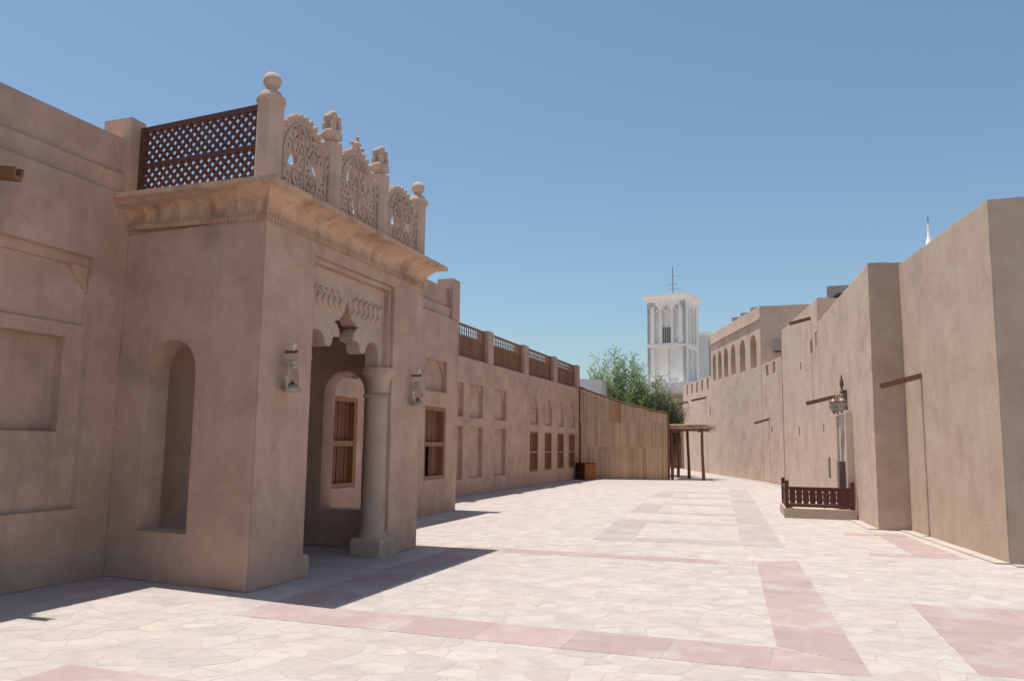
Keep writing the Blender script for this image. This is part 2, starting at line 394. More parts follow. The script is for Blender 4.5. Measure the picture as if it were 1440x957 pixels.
def slabs(c, n, m, across=1, z=0.0022):
    """band of slabs: corners c = (near-left, near-right, far-right, far-left), n pieces along, on the flagstones"""
    a, b, cc, d = [Vector((*p, 0)) for p in c]
    for i in range(n):
        for j in range(across):
            def P(s, t): return (a * (1 - s) + b * s) * (1 - t) + (d * (1 - s) + cc * s) * t
            e = 0.0012; la = (d - a).length; lw = (b - a).length
            t0, t1 = i / n + e / la, (i + 1) / n - e / la; s0, s1 = j / across + e / lw, (j + 1) / across - e / lw
            q = MB(); zz = z + random.uniform(-0.0003, 0.0003)
            pts = [P(s0, t0), P(s1, t0), P(s1, t1), P(s0, t1)]
            vs = [(p.x, p.y, -0.011) for p in pts] + [(p.x, p.y, zz) for p in pts]
            q.add(vs, [(4, 5, 6, 7)] + [(k, (k + 1) % 4, 4 + (k + 1) % 4, 4 + k) for k in range(4)])
            part('paving_slab', q, m, plaza)
# the pink frame in front of the portico
slabs(((-5.08, 7.36), (-5.05, 6.72), (-0.2, 6.62), (-0.17, 7.34)), 6, 'slab_pink')
slabs(((-0.15, 7.40), (0.50, 7.05), (0.06, 12.92), (-0.50, 12.55)), 6, 'slab_pink')
slabs(((-0.17, 7.36), (-0.2, 6.62), (0.53, 6.72), (0.50, 7.03)), 1, 'slab_pink')
slabs(((-5.06, 7.40), (-4.42, 7.37), (-4.42, 12.00), (-5.06, 12.00)), 6, 'slab_pink')
slabs(((-5.06, 12.44), (-5.06, 12.02), (-0.5, 12.10), (-0.52, 12.52)), 6, 'slab_pink')
# pink fields at the frame's near left and right
slabs(((-5.05, 2.2), (-1.0, 2.2), (-1.0, 4.80), (-5.05, 4.86)), 3, 'slab_pink', 4)
slabs(((1.28, 7.05), (6.5, 7.15), (6.5, 10.35), (1.18, 9.90)), 4, 'slab_pink', 6)
# frame under the right-hand wall
slabs(((0.94, 17.05), (0.92, 17.50), (2.05, 17.75), (2.05, 17.30)), 2, 'slab_pink')
slabs(((1.80, 14.08), (2.50, 14.12), (2.06, 17.28), (1.55, 17.18)), 4, 'slab_pink')
slabs(((1.12, 14.38), (1.14, 14.02), (1.79, 14.06), (1.77, 14.42)), 1, 'slab_pink')
# grey ladder pattern down the lane
def lx(base, Y): return base - 0.080 * (Y - 14.4)
YS = [14.4, 17.82, 20.3, 23.42, 26.5, 29.62, 32.7]
slabs(((lx(-0.80, 14.4), 14.4), (lx(-0.13, 14.4), 14.5), (lx(-0.13, 33), 33), (lx(-0.80, 33), 33)), 14, 'slab_grey')
for Ya, Yb in ((14.3, 17.8), (20.3, 23.4), (26.5, 29.6)):
    slabs(((lx(-3.32, Ya), Ya), (lx(-2.66, Ya), Ya), (lx(-2.66, Yb), Yb), (lx(-3.32, Yb), Yb)), 3, 'slab_grey')
for Y in YS[:-1]:
    xl_ = -2.64 if Y in (14.4, 20.3, 26.5) else -3.3
    slabs(((lx(xl_, Y), Y + 0.55), (lx(xl_, Y), Y - 0.05), (lx(-0.82, Y), Y + 0.03), (lx(-0.82, Y), Y + 0.63)), 2, 'slab_grey')

kerb = bpy.data.objects.new('kerb', None); link(kerb); tag(kerb, kind='structure')
def kerb_run(a, b, wdt=0.22, seg=0.9):
    a = Vector(a); b = Vector(b); L = (b - a).length; d = (b - a) / L; n = Vector((-d.y, d.x)); k = max(1, int(L / seg))
    for i in range(k):
        p = a + d * (L * i / k + 0.004); q = a + d * (L * (i + 1) / k - 0.004); o = random.uniform(-.006, .006)
        part('kerb_stone', MB().prism([(p.x, p.y), (q.x, q.y), (q.x + n.x * (wdt + o), q.y + n.y * (wdt + o)), (p.x + n.x * (wdt + o), p.y + n.y * (wdt + o))], -0.01, 0.018 + random.uniform(-.002, .002)), 'kerb_concrete', kerb)
kerb_run((3.0, 13.80), (2.26, 18.50)); kerb_run((1.68, 18.40), (1.47, 20.45)); kerb_run((1.23, 22.6), (-0.26, 36.5)); kerb_run((-0.28, 36.5), (-1.18, 40.5))
kerb_run((-1.2, 40.5), (-7.0, 58.4)); kerb_run((8, 13.74), (3.0, 13.74))

# ------------------------------------------------------------------ wooden water spout
def spout(parent, at, n=(-1, 0), L=0.72, drop=0.20, wdt=0.10, hgt=0.10):
    a = Vector(at); n = Vector((*n, 0)).normalized(); b = a + n * L - Vector((0, 0, drop)); a = a - n * 0.15 + Vector((0, 0, drop * 0.15 / L))
    mb = MB(); d = (b - a); l = d.length; d.normalize(); side = d.cross(Vector((0, 0, 1))).normalized(); u = side.cross(d); c = (a + b) / 2
    mb.obox(c - u * hgt * 0.32, d, side, u, l / 2, wdt / 2, hgt * 0.18)
    for s in (-1, 1): mb.obox(c + side * s * wdt * 0.38 + u * hgt * 0.18, d, side, u, l / 2, wdt * 0.12, hgt * 0.32)
    return part('water_spout', mb, 'wood_spout', parent)

# ------------------------------------------------------------------ windows (frame with vertical boards), local: u along wall, out = normal
def window(parent, P, d, n, u0, u1, z0, z1, rec, nsl=7, open_left=False, fm='wood_window', fw=0.085, bars=True, sm='wood_window_dark'):
    """P: wall origin, d along, n outward; frame sits in a recess of depth rec"""
    P = Vector((*P, 0)); d = Vector((*d, 0)); n = Vector((*n, 0)); up_ = Vector((0, 0, 1))
    def pt(u, z, dep): return P + d * u - n * dep + up_ * z
    f = MB(); e = 0.003; dep = rec * 0.45; ft = rec * 0.4
    for (a, b, c, h) in ((u0 + e, u1 - e, z0 + e, z0 + fw), (u0 + e, u1 - e, z1 - fw, z1 - e)):
        f.obox(pt((a + b) / 2, (c + h) / 2, dep), d, n, up_, (b - a) / 2, ft, (h - c) / 2)
    for (a, b) in ((u0 + e, u0 + fw), (u1 - fw, u1 - e)):
        f.obox(pt((a + b) / 2, (z0 + z1) / 2, dep), d, n, up_, (b - a) / 2, ft - 0.003, (z1 - z0) / 2 - fw)
    zm = z0 + (z1 - z0) * 0.485
    f.obox(pt((u0 + u1) / 2, zm, dep + 0.005), d, n, up_, (u1 - u0) / 2 - fw, ft - 0.008, 0.05)
    wn = part('window', f, fm, parent)
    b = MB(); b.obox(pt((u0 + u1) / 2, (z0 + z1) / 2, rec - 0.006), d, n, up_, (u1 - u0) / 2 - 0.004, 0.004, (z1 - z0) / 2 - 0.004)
    part('dark_gap_sheet', b, 'painted_dark_interior', wn)  # black sheet behind the slats, interior darkness put into its colour
    wsl = (u1 - u0 - 2 * fw) / nsl
    for half, (a, c) in enumerate(((z0 + fw, zm - 0.05), (zm + 0.05, z1 - fw))):
        for k in range(nsl):
            if open_left and half == 0 and k < nsl * 0.42: continue
            s = MB(); s.obox(pt(u0 + fw + wsl * (k + 0.5), (a + c) / 2, rec * 0.66 + 0.006 * (k % 2)), d, n, up_, wsl * 0.43, 0.012, (c - a) / 2)
            part('slat', s, sm, wn)
    return wn

# ------------------------------------------------------------------ left courtyard house
XL = -7.87
house = thing('courtyard_house', (XL, 12, 0), 'rose plastered house with stepped parapet and blind panels, behind the domed-post entrance porch', 'house')
house['label'] = 'rose plastered house with stepped parapet directly behind the carved entrance porch'
YB, YE = -6.0, 18.95
def yl(y): return y - YB
holes = []
def tall_panel(a, b):
    # a shallow recess holding a deeper window-shaped panel and a blank head panel
    return (rect(yl(a), yl(b), 0.83, 3.80), 0.10, [(rect(yl(a + .28), yl(b - .27), 1.72, 2.81), 0.12), (rect(yl(a + 0.02), yl(b - 0.02), 2.98, 3.68)[:], 0.03)])
for a, b in ((5.25, 7.50), (2.4, 4.65), (-0.4, 1.85)): holes.append(tall_panel(a, b))
WIN = [(12.80, 13.95), (14.92, 16.08), (17.04, 18.24)]
for a, b in WIN:
    holes.append((rect(yl(a), yl(b), 0.79, 2.47), 0.20)); holes.append((rect(yl(a), yl(b), 2.84, 3.58), 0.13))
wall('wall', (XL, YB), (XL, YE), rect(0, YE - YB, 0, 4.70), holes, 'plaster_rose', house, thick=0.45, nrm=(1, 0))
mb = MB(); mb.box(-15, XL - 0.46, YB, YE - 0.01, 0, 4.58); part('house_body', mb, 'plaster_rose', house)
mb = MB(); mb.box(-14.9, XL - 0.40, YE - 0.45, YE - 0.003, 4.585, 5.3); mb.box(-15, -14.6, YB, YE - 0.46, 4.585, 5.3); part('rear_parapet', mb, 'plaster_rose', house)
def long_box(x0, x1, y0, y1, z0, z1, seed=0, step=0.6, amp=0.008):
    """wall strip along Y with a hand-plastered, slightly uneven top and front edge"""
    q = MB(); k = int((y1 - y0) / step) + 1; vs = []; fs = []
    for i in range(k + 1):
        y = y0 + (y1 - y0) * i / k; a = amp * pnoise((y * 1.3, seed, 0)); b = amp * pnoise((y * 1.3, seed + 9, 0))
        vs += [(x0, y, z0), (x1 + b, y, z0), (x1 + b, y, z1 + a), (x0, y, z1 + a)]
    for i in range(k):
        o = i * 4
        for j in range(4): fs.append((o + j, o + (j + 1) % 4, o + 4 + (j + 1) % 4, o + 4 + j))
    fs += [(3, 2, 1, 0), tuple(k * 4 + j for j in range(4))]
    return q.add(vs, fs)
for ya, yb in ((YB, 8.0), (12.02, YE - 0.02)):          # the parapet is left open where the porch roof joins
    part('parapet', long_box(XL - 0.42, XL - 0.06, ya, yb, 4.702, 4.97, 1), 'plaster_rose', house)
    part('parapet', long_box(XL - 0.42, XL - 0.13, ya, yb, 4.972, 5.46, 2), 'plaster_rose', house)
def pier(parent, x0, x1, y0, y1, z0, z1, m='plaster_rose', name='pier'):
    q = MB(); w_ = 0.008
    q.add([(x0, y0, z0), (x1, y0, z0), (x1, y1, z0), (x0, y1, z0), (x0 + w_, y0 + w_, z1), (x1 - w_, y0 + w_, z1 + .006), (x1 - w_, y1 - w_, z1), (x0 + w_, y1 - w_, z1 - .005)],
          [(3, 2, 1, 0), (4, 5, 6, 7), (0, 1, 5, 4), (1, 2, 6, 5), (2, 3, 7, 6), (3, 0, 4, 7)])
    return part(name, q, m, parent)
pier(house, XL - 0.44, XL + 0.02, 7.88, 8.14, 4.703, 5.72)
pier(house, XL - 0.43, XL + 0.012, 18.50, 18.96, 4.703, 5.72)
for a, b in WIN:
    window(house, (XL, 0), (0, 1), (1, 0), a, b, 0.79, 2.47, 0.20, open_left=(a > 16))
# fretted brackets in the heads of niches and panels
def bracket(parent, y, z, s, depth_x, size=0.28, m='carved_stone'):
    """corner bracket: stepped foliate edge, in the upper corner at y (s=+1: at the far corner), hanging from z"""
    prof = [(0, 0)]
    k = 5
    for i in range(k):
        t = i / k; a = size * (1 - t); b = size * 1.05 * t
        prof += [(a, b), (a - size * 0.02, b + size * 0.09), (a - size * 0.13, b + size * 0.10)]
    prof += [(0, size * 1.15)]
    pts = [(y - s * p[0], z - p[1]) for p in prof]
    tri = tessellate_polygon([[Vector((*p, 0)) for p in pts]]); q = MB(); n = len(pts)
    q.add([(depth_x, a, b) for a, b in pts] + [(depth_x - 0.05, a, b) for a, b in pts],
          [t for t in tri] + [(i, (i + 1) % n, n + (i + 1) % n, n + i) for i in range(n)])
    return part('corner_bracket', fix_normals(q.mesh('corner_bracket')), m, parent)
for a, b in ((5.25, 7.50), (2.4, 4.65), (-0.4, 1.85)):
    bracket(house, b - 0.02, 3.68, 1, XL - 0.085, 0.28); bracket(house, a + 0.02, 3.68, -1, XL - 0.085, 0.28)
for a, b in WIN:
    bracket(house, b - 0.002, 3.578, 1, XL - 0.085, 0.30); bracket(house, a + 0.002, 3.578, -1, XL - 0.085, 0.30)
spout(house, (XL, 5.98, 4.38), (1, 0), 0.50, 0.08, 0.11, 0.13)
spout(house, (XL, 2.3, 4.42), (1, 0), 0.58, 0.10, 0.11, 0.13)
# roof screen further along the parapet, its end post just enters the view
scr = MB(); scr.box(-8.06, -8.0, 6.06, 6.13, 5.45, 5.82); scr.box(-8.06, -8.0, 4.6, 6.058, 5.74, 5.80); scr.box(-8.06, -8.0, 4.6, 6.058, 5.46, 5.52)
for k in range(10): scr.box(-8.045, -8.015, 4.62 + k * 0.145, 4.66 + k * 0.145, 5.521, 5.739)
part('roof_screen', scr, 'wood_dark', house)

# ------------------------------------------------------------------ entrance porch
XF = -5.63; PY0, PY1 = 7.72, 11.98; XW = XL
porch = thing('entrance_porch', (-6.7, 9.9, 0), 'projecting plastered entrance porch with lobed arch, columns, cavetto cornice and rooftop screens', 'porch')
NA = Vector((XW, 7.98)); NB = Vector((XF, PY0))           # near side wall, slightly askew
ln = (NB - NA).length; TH = 0.34
def su(x): return (x - XW) / (XF - XW) * ln
sw_ = wall('side_wall', NA, NB, rect(0.0, ln, 0, 4.20), [(arch(su(-7.37), su(-6.58), 0.57, 2.45, 2.83, 12), None)], 'plaster_rose', porch, thick=TH, wob=0.012)
for v in sw_.data.vertices: v.co.x = min(v.co.x, XF - 0.005)
FA = (XF - 0.002, PY1); FB = (XW, PY1)
wall('side_wall', FA, FB, rect(0, XF - XW - 0.004, 0, 4.20), [(arch(0.82, 1.56, 0.57, 2.42, 2.78, 12), None)], 'plaster_rose', porch, thick=TH, wob=0.012)
OY0, OY1 = 8.78, 10.98; OC = (OY0 + OY1) / 2
# front wall: an upturned U around the opening
fw_ = wall('front_wall', (XF, PY0 + 0.002), (XF, PY1 - 0.002), [(0, 0), (OY0 - PY0, 0), (OY0 - PY0, 3.99), (OY1 - PY0, 3.99), (OY1 - PY0, 0), (PY1 - PY0 - .004, 0), (PY1 - PY0 - .004, 4.20), (0, 4.20)],
     [], 'plaster_rose', porch, thick=0.42, wob=0.010, nrm=(1, 0))
for v in fw_.data.vertices:
    if v.co.y < 7.80: v.co.y += (XF - v.co.x) * 0.1161 + 0.004
FR = 0.075
wall('arch_frame', (XF - 0.05, OY0), (XF - 0.05, OY1), [(0.002, 2.75), (FR, 2.75), (FR, 3.99 - FR), (OY1 - OY0 - FR, 3.99 - FR), (OY1 - OY0 - FR, 2.75), (OY1 - OY0 - .002, 2.75), (OY1 - OY0 - .002, 3.985), (0.002, 3.985)],
     [], 'plaster_rose', porch, thick=0.2, wob=0.0, nrm=(1, 0))
half = [(0.0, 3.64), (0.035, 3.54), (0.07, 3.45), (0.14, 3.37), (0.22, 3.31), (0.345, 3.275), (0.27, 3.245), (0.215, 3.19), (0.19, 3.13), (0.195, 3.075),
        (0.36, 3.06), (0.375, 3.0), (0.42, 2.925), (0.515, 2.915), (0.565, 2.95), (0.585, 3.01), (0.63, 3.07), (0.70, 3.105), (0.78, 3.115), (0.86, 3.10), (0.925, 3.055), (0.96, 2.99), (0.975, 2.9), (0.98, 2.752)]
hw = (OY1 - OY0) / 2 - FR - 0.002
half = [(x * 0.965, 1.65 + (z - 1.65) * 0.982) for x, z in half[:-1]] + [(0.965 * 0.98, 2.752)]; SH = -0.05
out = [(hw + SH - x, z) for x, z in reversed(half)] + [(hw + SH + x, z) for x, z in half[1:]]
out += [(2 * hw, 2.752), (2 * hw, 3.91), (0, 3.91), (0, 2.752)]
AX = XF - 0.13
wall('lobed_arch', (AX, OY0 + FR + 0.002), (AX, OY1 - FR - 0.002), out, [], 'finial_stone', porch, thick=0.22, wob=0.0, nrm=(1, 0))
# carved S-shaped leaf ridges over the arch
for s in (-1, 1):
    for k in range(6):
        q = MB(); y0 = 0.10 + k * 0.142; pts = []; rad = []
        for i in range(13):
            t = i / 12; sw = 0.055 * math.sin(2 * math.pi * t)
            pts.append((AX + 0.004, OC + SH + s * (y0 + 0.17 * t + sw), 3.40 + 0.29 * t - 0.05 * t * t)); rad.append(0.012 + 0.026 * math.sin(math.pi * t) ** 0.7)
        q.tube(pts, rad, 7); part('leaf_ridge', q, 'finial_stone', porch, smooth=True)
        q = MB(); c_ = pts[-1]; q.lathe((c_[0], c_[1], c_[2] - 0.02), [(0.004, 0), (0.024, 0.01), (0.026, 0.03), (0.004, 0.045)], 8); part('leaf_curl', q, 'finial_stone', porch, smooth=True)
# columns
def column(y, cx=XF - 0.215):
    q = MB(); q.smooth = True
    q.lathe((cx, y, 0), [(0.215, 0.25), (0.215, 0.29), (0.195, 0.33), (0.178, 0.36), (0.172, 1.3), (0.166, 2.30)], 28)
    c = part('column', q, 'finial_stone', porch)
    q = MB(); q.add([(cx - 0.24, y - 0.24, 0), (cx + 0.24, y - 0.24, 0), (cx + 0.24, y + 0.24, 0), (cx - 0.24, y + 0.24, 0),
                     (cx - 0.24, y - 0.24, .22), (cx + 0.24, y - 0.24, .22), (cx + 0.24, y + 0.24, .22), (cx - 0.24, y + 0.24, .22),
                     (cx - 0.215, y - 0.215, .255), (cx + 0.215, y - 0.215, .255), (cx + 0.215, y + 0.215, .255), (cx - 0.215, y + 0.215, .255)],
                    [(3, 2, 1, 0), (8, 9, 10, 11)] + [(i, (i + 1) % 4, 4 + (i + 1) % 4, 4 + i) for i in range(4)] + [(4 + i, 4 + (i + 1) % 4, 8 + (i + 1) % 4, 8 + i) for i in range(4)])
    part('pedestal', q, 'finial_stone', c)
    q = MB(); q.smooth = True
    q.lathe((cx, y, 0), [(0.166, 2.29), (0.195, 2.30), (0.205, 2.325), (0.195, 2.35), (0.172, 2.36), (0.172, 2.40), (0.178, 2.46), (0.192, 2.53), (0.215, 2.60), (0.25, 2.65), (0.265, 2.665), (0.265, 2.71), (0.25, 2.745), (0.2, 2.75)], 28)
    part('capital', q, 'finial_stone', c)
    q = MB()
    for k in range(22):
        t = 2 * math.pi * k / 22; ca, sa = math.cos(t), math.sin(t)
        q.tube([(cx + 0.203 * ca + 0.02 * sa, y + 0.203 * sa - 0.02 * ca, 2.305), (cx + 0.207 * ca - 0.015 * sa, y + 0.207 * sa + 0.015 * ca, 2.345)], 0.010, 5)
    part('rope_ring', q, 'carved_stone', c, smooth=True)
column(OY0 - 0.02, XF - 0.29); column(OY1 - 0.03)
# roof slab, floor step
mb = MB(); mb.prism([(XW, 8.0), (XF - 0.05, PY0 + 0.06), (XF - 0.05, PY1 - 0.06), (XW, PY1 - 0.06)], 4.202, 4.50); part('roof_slab', mb, 'plaster_rose', porch)
# cornice: cavetto swept round three sides, with shallow leaf flutes
path = [Vector((XW, 7.98)), Vector((XF, PY0)), Vector((XF, PY1)), Vector((XW, PY1))]
topz = [4.66, 4.565, 4.545, 4.545]
def cornice():
    q = MB(); rows = []
    prof = [(0.0, 0.0), (0.035, 0.0), (0.035, 0.055), (0.02, 0.06)] + [(0.02 + 0.27 * (1 - math.cos(t)), 0.06 + 0.275 * math.sin(t)) for t in [math.pi / 2 * i / 7 for i in range(8)]] + [(0.305, 0.338), (0.305, 0.40), (0.0, 0.402), (-0.1, 0.402)]
    nr = []
    for i in range(3): d = (path[i + 1] - path[i]).normalized(); nr.append(Vector((d.y, -d.x)))
    secs = []
    for i in range(3):
        a, b = path[i], path[i + 1]; L = (b - a).length; k = int(L / 0.045)
        na = nr[i] if i == 0 else (nr[i - 1] + nr[i]); nb = nr[i] if i == 2 else (nr[i] + nr[i + 1])
        if i > 0: na = na / (na.dot(nr[i]))
        if i < 2: nb = nb / (nb.dot(nr[i]))
        for j in range(k + (1 if i == 2 else 0)):
            t = j / k; p = a + (b - a) * t; 
            nn = na if j == 0 else (nb if j == k else nr[i])
            if j == 0: m_ = na
            else: m_ = nr[i]
            secs.append((p, m_, topz[i] * (1 - t) + topz[i + 1] * t, t * L, L, i, na, nb, a, b))
    for p, m_, tz, s, L, i, na, nb, a, b in secs:
        ring = []
        for o, z in prof:
            fl = 0.0
            if 0.06 < z < 0.338: fl = -0.045 * abs(math.sin(math.pi * s / 0.30)) ** 0.7 * math.sin(math.pi * (z - 0.06) / 0.278)
            oo = o + fl; t = s / L
            base = (a + na * oo) * (1 - t) + (b + nb * oo) * t         # mitred at the corners
            ring.append((base.x, base.y, tz - 0.402 + z))
        rows.append(ring)
    n = len(prof)
    q.add([v for r_ in rows for v in r_], [(i * n + j, i * n + j + 1, (i + 1) * n + j + 1, (i + 1) * n + j) for i in range(len(rows) - 1) for j in range(n - 1)])
    return fix_normals(q.mesh('cornice'))
part('cornice', cornice(), 'carved_stone', porch)
# bead row under the cornice (each bead is a few millimetres across in view)
q = MB()
for i in range(3):
    a, b = path[i], path[i + 1]; L = (b - a).length; d = (b - a) / L; nn = Vector((d.y, -d.x)); k = int(L / 0.055)
    for j in range(k):
        p = a + d * (j + 0.5) * L / k; z = (topz[i] + (topz[i + 1] - topz[i]) * (j / k)) - 0.45
        q.obox((p.x + nn.x * 0.030, p.y + nn.y * 0.030, z + 0.074), (d.x, d.y, 0), (nn.x, nn.y, 0), (0, 0, 1), 0.017, 0.014, 0.030)
part('dentil_row', q, 'carved_stone', porch, kind='stuff')
mb = MB(); mb.prism([(XW, 7.72), (XF + 0.26, PY0 - 0.26), (XF + 0.26, PY1 + 0.26), (XW, PY1 + 0.26)], 4.505, [4.62, 4.54, 4.54, 4.54]); part('roof_deck', mb, 'plaster_rose', porch)

# roof posts
ZP = 4.53
def roof_post(y, kind, x=-5.73, h=0.85, wdt=0.26):
    q = MB(); a = wdt / 2; c = a * 0.55
    poly = [(x - a, y - c), (x - c, y - a), (x + c, y - a), (x + a, y - c), (x + a, y + c), (x + c, y + a), (x - c, y + a), (x - a, y + c)]
    q.prism(poly, ZP, ZP + h); p = part('roof_post', q, 'finial_stone', porch)
    f = MB(); f.smooth = True; z = ZP + h
    if kind == 'ball':
        prof = [(0.13, -0.005), (0.165, 0.0), (0.175, 0.035), (0.165, 0.07), (0.125, 0.085), (0.115, 0.13), (0.085, 0.155), (0.06, 0.17), (0.06, 0.19)]
        for i in range(12):
            t = -math.pi / 2 + 0.55 + (math.pi - 0.56) * i / 11; prof.append((0.108 * math.cos(t), 0.285 + 0.108 * math.sin(t)))
        f.lathe((x, y, z), prof, 24); part('ball_finial', f, 'finial_stone', p)
    else:
        prof = [(0.13, -0.005), (0.145, 0.0), (0.15, 0.03), (0.105, 0.045), (0.07, 0.065), (0.075, 0.08), (0.125, 0.12), (0.14, 0.17), (0.12, 0.22), (0.06, 0.25), (0.05, 0.28), (0.06, 0.34), (0.075, 0.40), (0.07, 0.45), (0.05, 0.485), (0.015, 0.50)]
        f.lathe((x, y, z), prof, 18)
        for k in range(4):
            t = math.pi / 4 + k * math.pi / 2; ca, sa = math.cos(t), math.sin(t); pts = []
            for i in range(11):
                s = i / 10; rr = 0.05 + 0.048 * math.sin(math.pi * min(1, s * 1.1)); zz = 0.17 + 0.25 * s
                if s > 0.75: rr += (s - 0.75) * 0.22
                pts.append((x + rr * ca, y + rr * sa, z + zz))
            f.tube(pts, [0.028 + 0.010 * math.sin(math.pi * i / 10) for i in range(11)], 6)
            f.lathe((x + 0.115 * ca, y + 0.115 * sa, z + 0.10), [(0.005, 0), (0.03, 0.015), (0.035, 0.05), (0.02, 0.085), (0.004, 0.1)], 8)
            f.lathe((x + 0.075 * ca, y + 0.075 * sa, z + 0.34 + 0.03 * (k % 2)), [(0.005, 0), (0.042, 0.025), (0.046, 0.07), (0.03, 0.105), (0.006, 0.12)], 8)
        part('carved_finial', f, 'finial_stone', p)
roof_post(7.84, 'ball', h=1.08, wdt=0.27); roof_post(9.19, 'scroll', h=1.03); roof_post(10.56, 'scroll', h=1.03); roof_post(11.90, 'ball', h=1.01, wdt=0.24)

# pierced carved panels between the posts
def teardrop(cx, cz, ln_, wd, ang, n=9):
    pts = []
    for i in range(n):
        t = 2 * math.pi * i / n; x = math.cos(t); y = math.sin(t) * (0.75 + 0.25 * x) * 1.0
        x *= ln_ / 2; y *= wd / 2; pts.append((cx + x * math.cos(ang) - y * math.sin(ang), cz + x * math.sin(ang) + y * math.cos(ang)))
    return pts
def carved_panel(y0, y1, ztop, crown):
    W = y1 - y0; c = W / 2; z0 = ZP; H = ztop - z0; zs = z0 + H * 0.50; a = W / 2 - 0.01; bz = ztop - zs - 0.05
    oc = [(0.01, z0), (W - 0.01, z0)] + [(c + a * math.cos(t), zs + bz * math.sin(t)) for t in [math.pi * i / 20 for i in range(21)]]
    holes = []
    bigs = [(c - W * 0.25, z0 + H * 0.46, 0.23, 0.17, R(40)), (c + W * 0.25, z0 + H * 0.46, 0.23, 0.17, R(140))]
    if crown: bigs = [(c - 0.10, z0 + H * 0.33, 0.30, 0.15, R(88)), (c + 0.10, z0 + H * 0.33, 0.30, 0.15, R(92)), (c + 0.25, z0 + H * 0.64, 0.22, 0.17, R(130)), (c - 0.25, z0 + H * 0.64, 0.22, 0.17, R(50))]
    for b_ in bigs: holes.append((teardrop(*b_, n=12), None))
    nz = int(H / 0.088)
    for r_ in range(nz):
        zz = z0 + 0.07 + r_ * 0.088
        for s in (-1, 1):
            for k in range(6):
                x = 0.065 + k * 0.088 + (0.03 if r_ % 2 else 0)
                if x > a - 0.06: continue
                if zz > zs and ((x + 0.05) / a) ** 2 + ((zz + 0.055 - zs) / bz) ** 2 > 0.93: continue
                if any(math.hypot(c + s * x - q_[0], zz - q_[1]) < q_[2] * 0.5 + 0.05 for q_ in bigs): continue
                ang = R(90) + s * R(-55 + 28 * ((k * 2 + r_ * 3) % 5)); holes.append((teardrop(c + s * x, zz, 0.074, 0.040, ang, 8), None))
    X = -5.73 + 0.045
    o = wall('carved_panel', (X, y0), (X, y1), oc, holes, 'finial_stone', porch, thick=0.06, wob=0.0, nrm=(1, 0))
    # scalloped rim
    n = 15
    for i in range(n):
        t = math.pi * (i + 0.5) / n; q = MB(); rr = 0.050
        yy, zz = y0 + c + (a + 0.02) * math.cos(t), zs + (bz + 0.025) * math.sin(t)
        pts = [(X + 0.006, rr), (X + 0.006, rr * 0.8)]
        vs = []; k = 8
        for xx, r2 in ((X - 0.066, rr * 0.8), (X - 0.05, rr), (X - 0.01, rr), (X + 0.012, rr * 0.75)):
            for j in range(k): u = 2 * math.pi * j / k; vs.append((xx, yy + r2 * math.cos(u), zz + r2 * math.sin(u)))
        q.add(vs, [(i_ * k + j, i_ * k + (j + 1) % k, (i_ + 1) * k + (j + 1) % k, (i_ + 1) * k + j) for i_ in range(3) for j in range(k)] + [tuple(range(k)), tuple(3 * k + j for j in range(k))])
        part('scallop', fix_normals(q.mesh('scallop')), 'finial_stone', o)
    # raised scroll work on both faces
    q = MB()
    for X_ in (X + 0.006,):
        q.tube([(X_, y0 + c + (a - 0.055) * math.cos(t), zs + (bz - 0.06) * math.sin(t)) for t in [math.pi * i / 24 for i in range(25)]], 0.013, 6)
        for s in (-1, 1):
            q.tube([(X_, y0 + c + s * (a - 0.055), zs), (X_, y0 + c + s * (a - 0.055), z0 + 0.02)], 0.013, 6)
            for (zc, r_, turns, sz) in ((z0 + H * 0.60, 0.15, 1.35, 1), (z0 + H * 0.30, 0.14, 1.3, -1), (z0 + H * 0.80, 0.09, 1.2, 1)):
                pts = []
                for i in range(22):
                    u = i / 21; rr = r_ * (1 - 0.78 * u); th = R(200) - 2 * math.pi * turns * u * sz
                    pts.append((X_ + 0.004, y0 + c + s * (0.03 + r_ + rr * math.cos(th)), zc + rr * math.sin(th)))
                q.tube(pts, [0.016 * (1 - 0.5 * i / 21) for i in range(22)], 5)
        q.tube([(X_, y0 + c, z0), (X_, y0 + c, z0 + H * 0.5), (X_, y0 + c, ztop - 0.1)], [0.022, 0.018, 0.01], 6)
    part('scroll_relief', q, 'finial_stone', o, smooth=True)
    if crown:
        q = MB(); q.smooth = True
        q.lathe((X - 0.045, y0 + c, ztop - 0.02), [(0.05, 0), (0.06, 0.03), (0.035, 0.06), (0.055, 0.10), (0.06, 0.13), (0.03, 0.17), (0.018, 0.20), (0.028, 0.225), (0.006, 0.26)], 12)
        for s in (-1, 1):
            q.tube([(X - 0.045, y0 + c + s * (0.03 + 0.12 * t), ztop - 0.02 + 0.10 * math.sin(2.2 * t)) for t in [i / 8 for i in range(9)]], [0.03 - 0.014 * i / 8 for i in range(9)], 6)
            q.lathe((X - 0.045, y0 + c + s * 0.15, ztop + 0.04), [(0.005, 0), (0.03, 0.02), (0.03, 0.05), (0.005, 0.07)], 8)
        part('crown_leaf', q, 'finial_stone', o)
carved_panel(7.99, 9.05, 5.70, False); carved_panel(9.33, 10.42, 5.74, True); carved_panel(10.71, 11.77, 5.62, False)

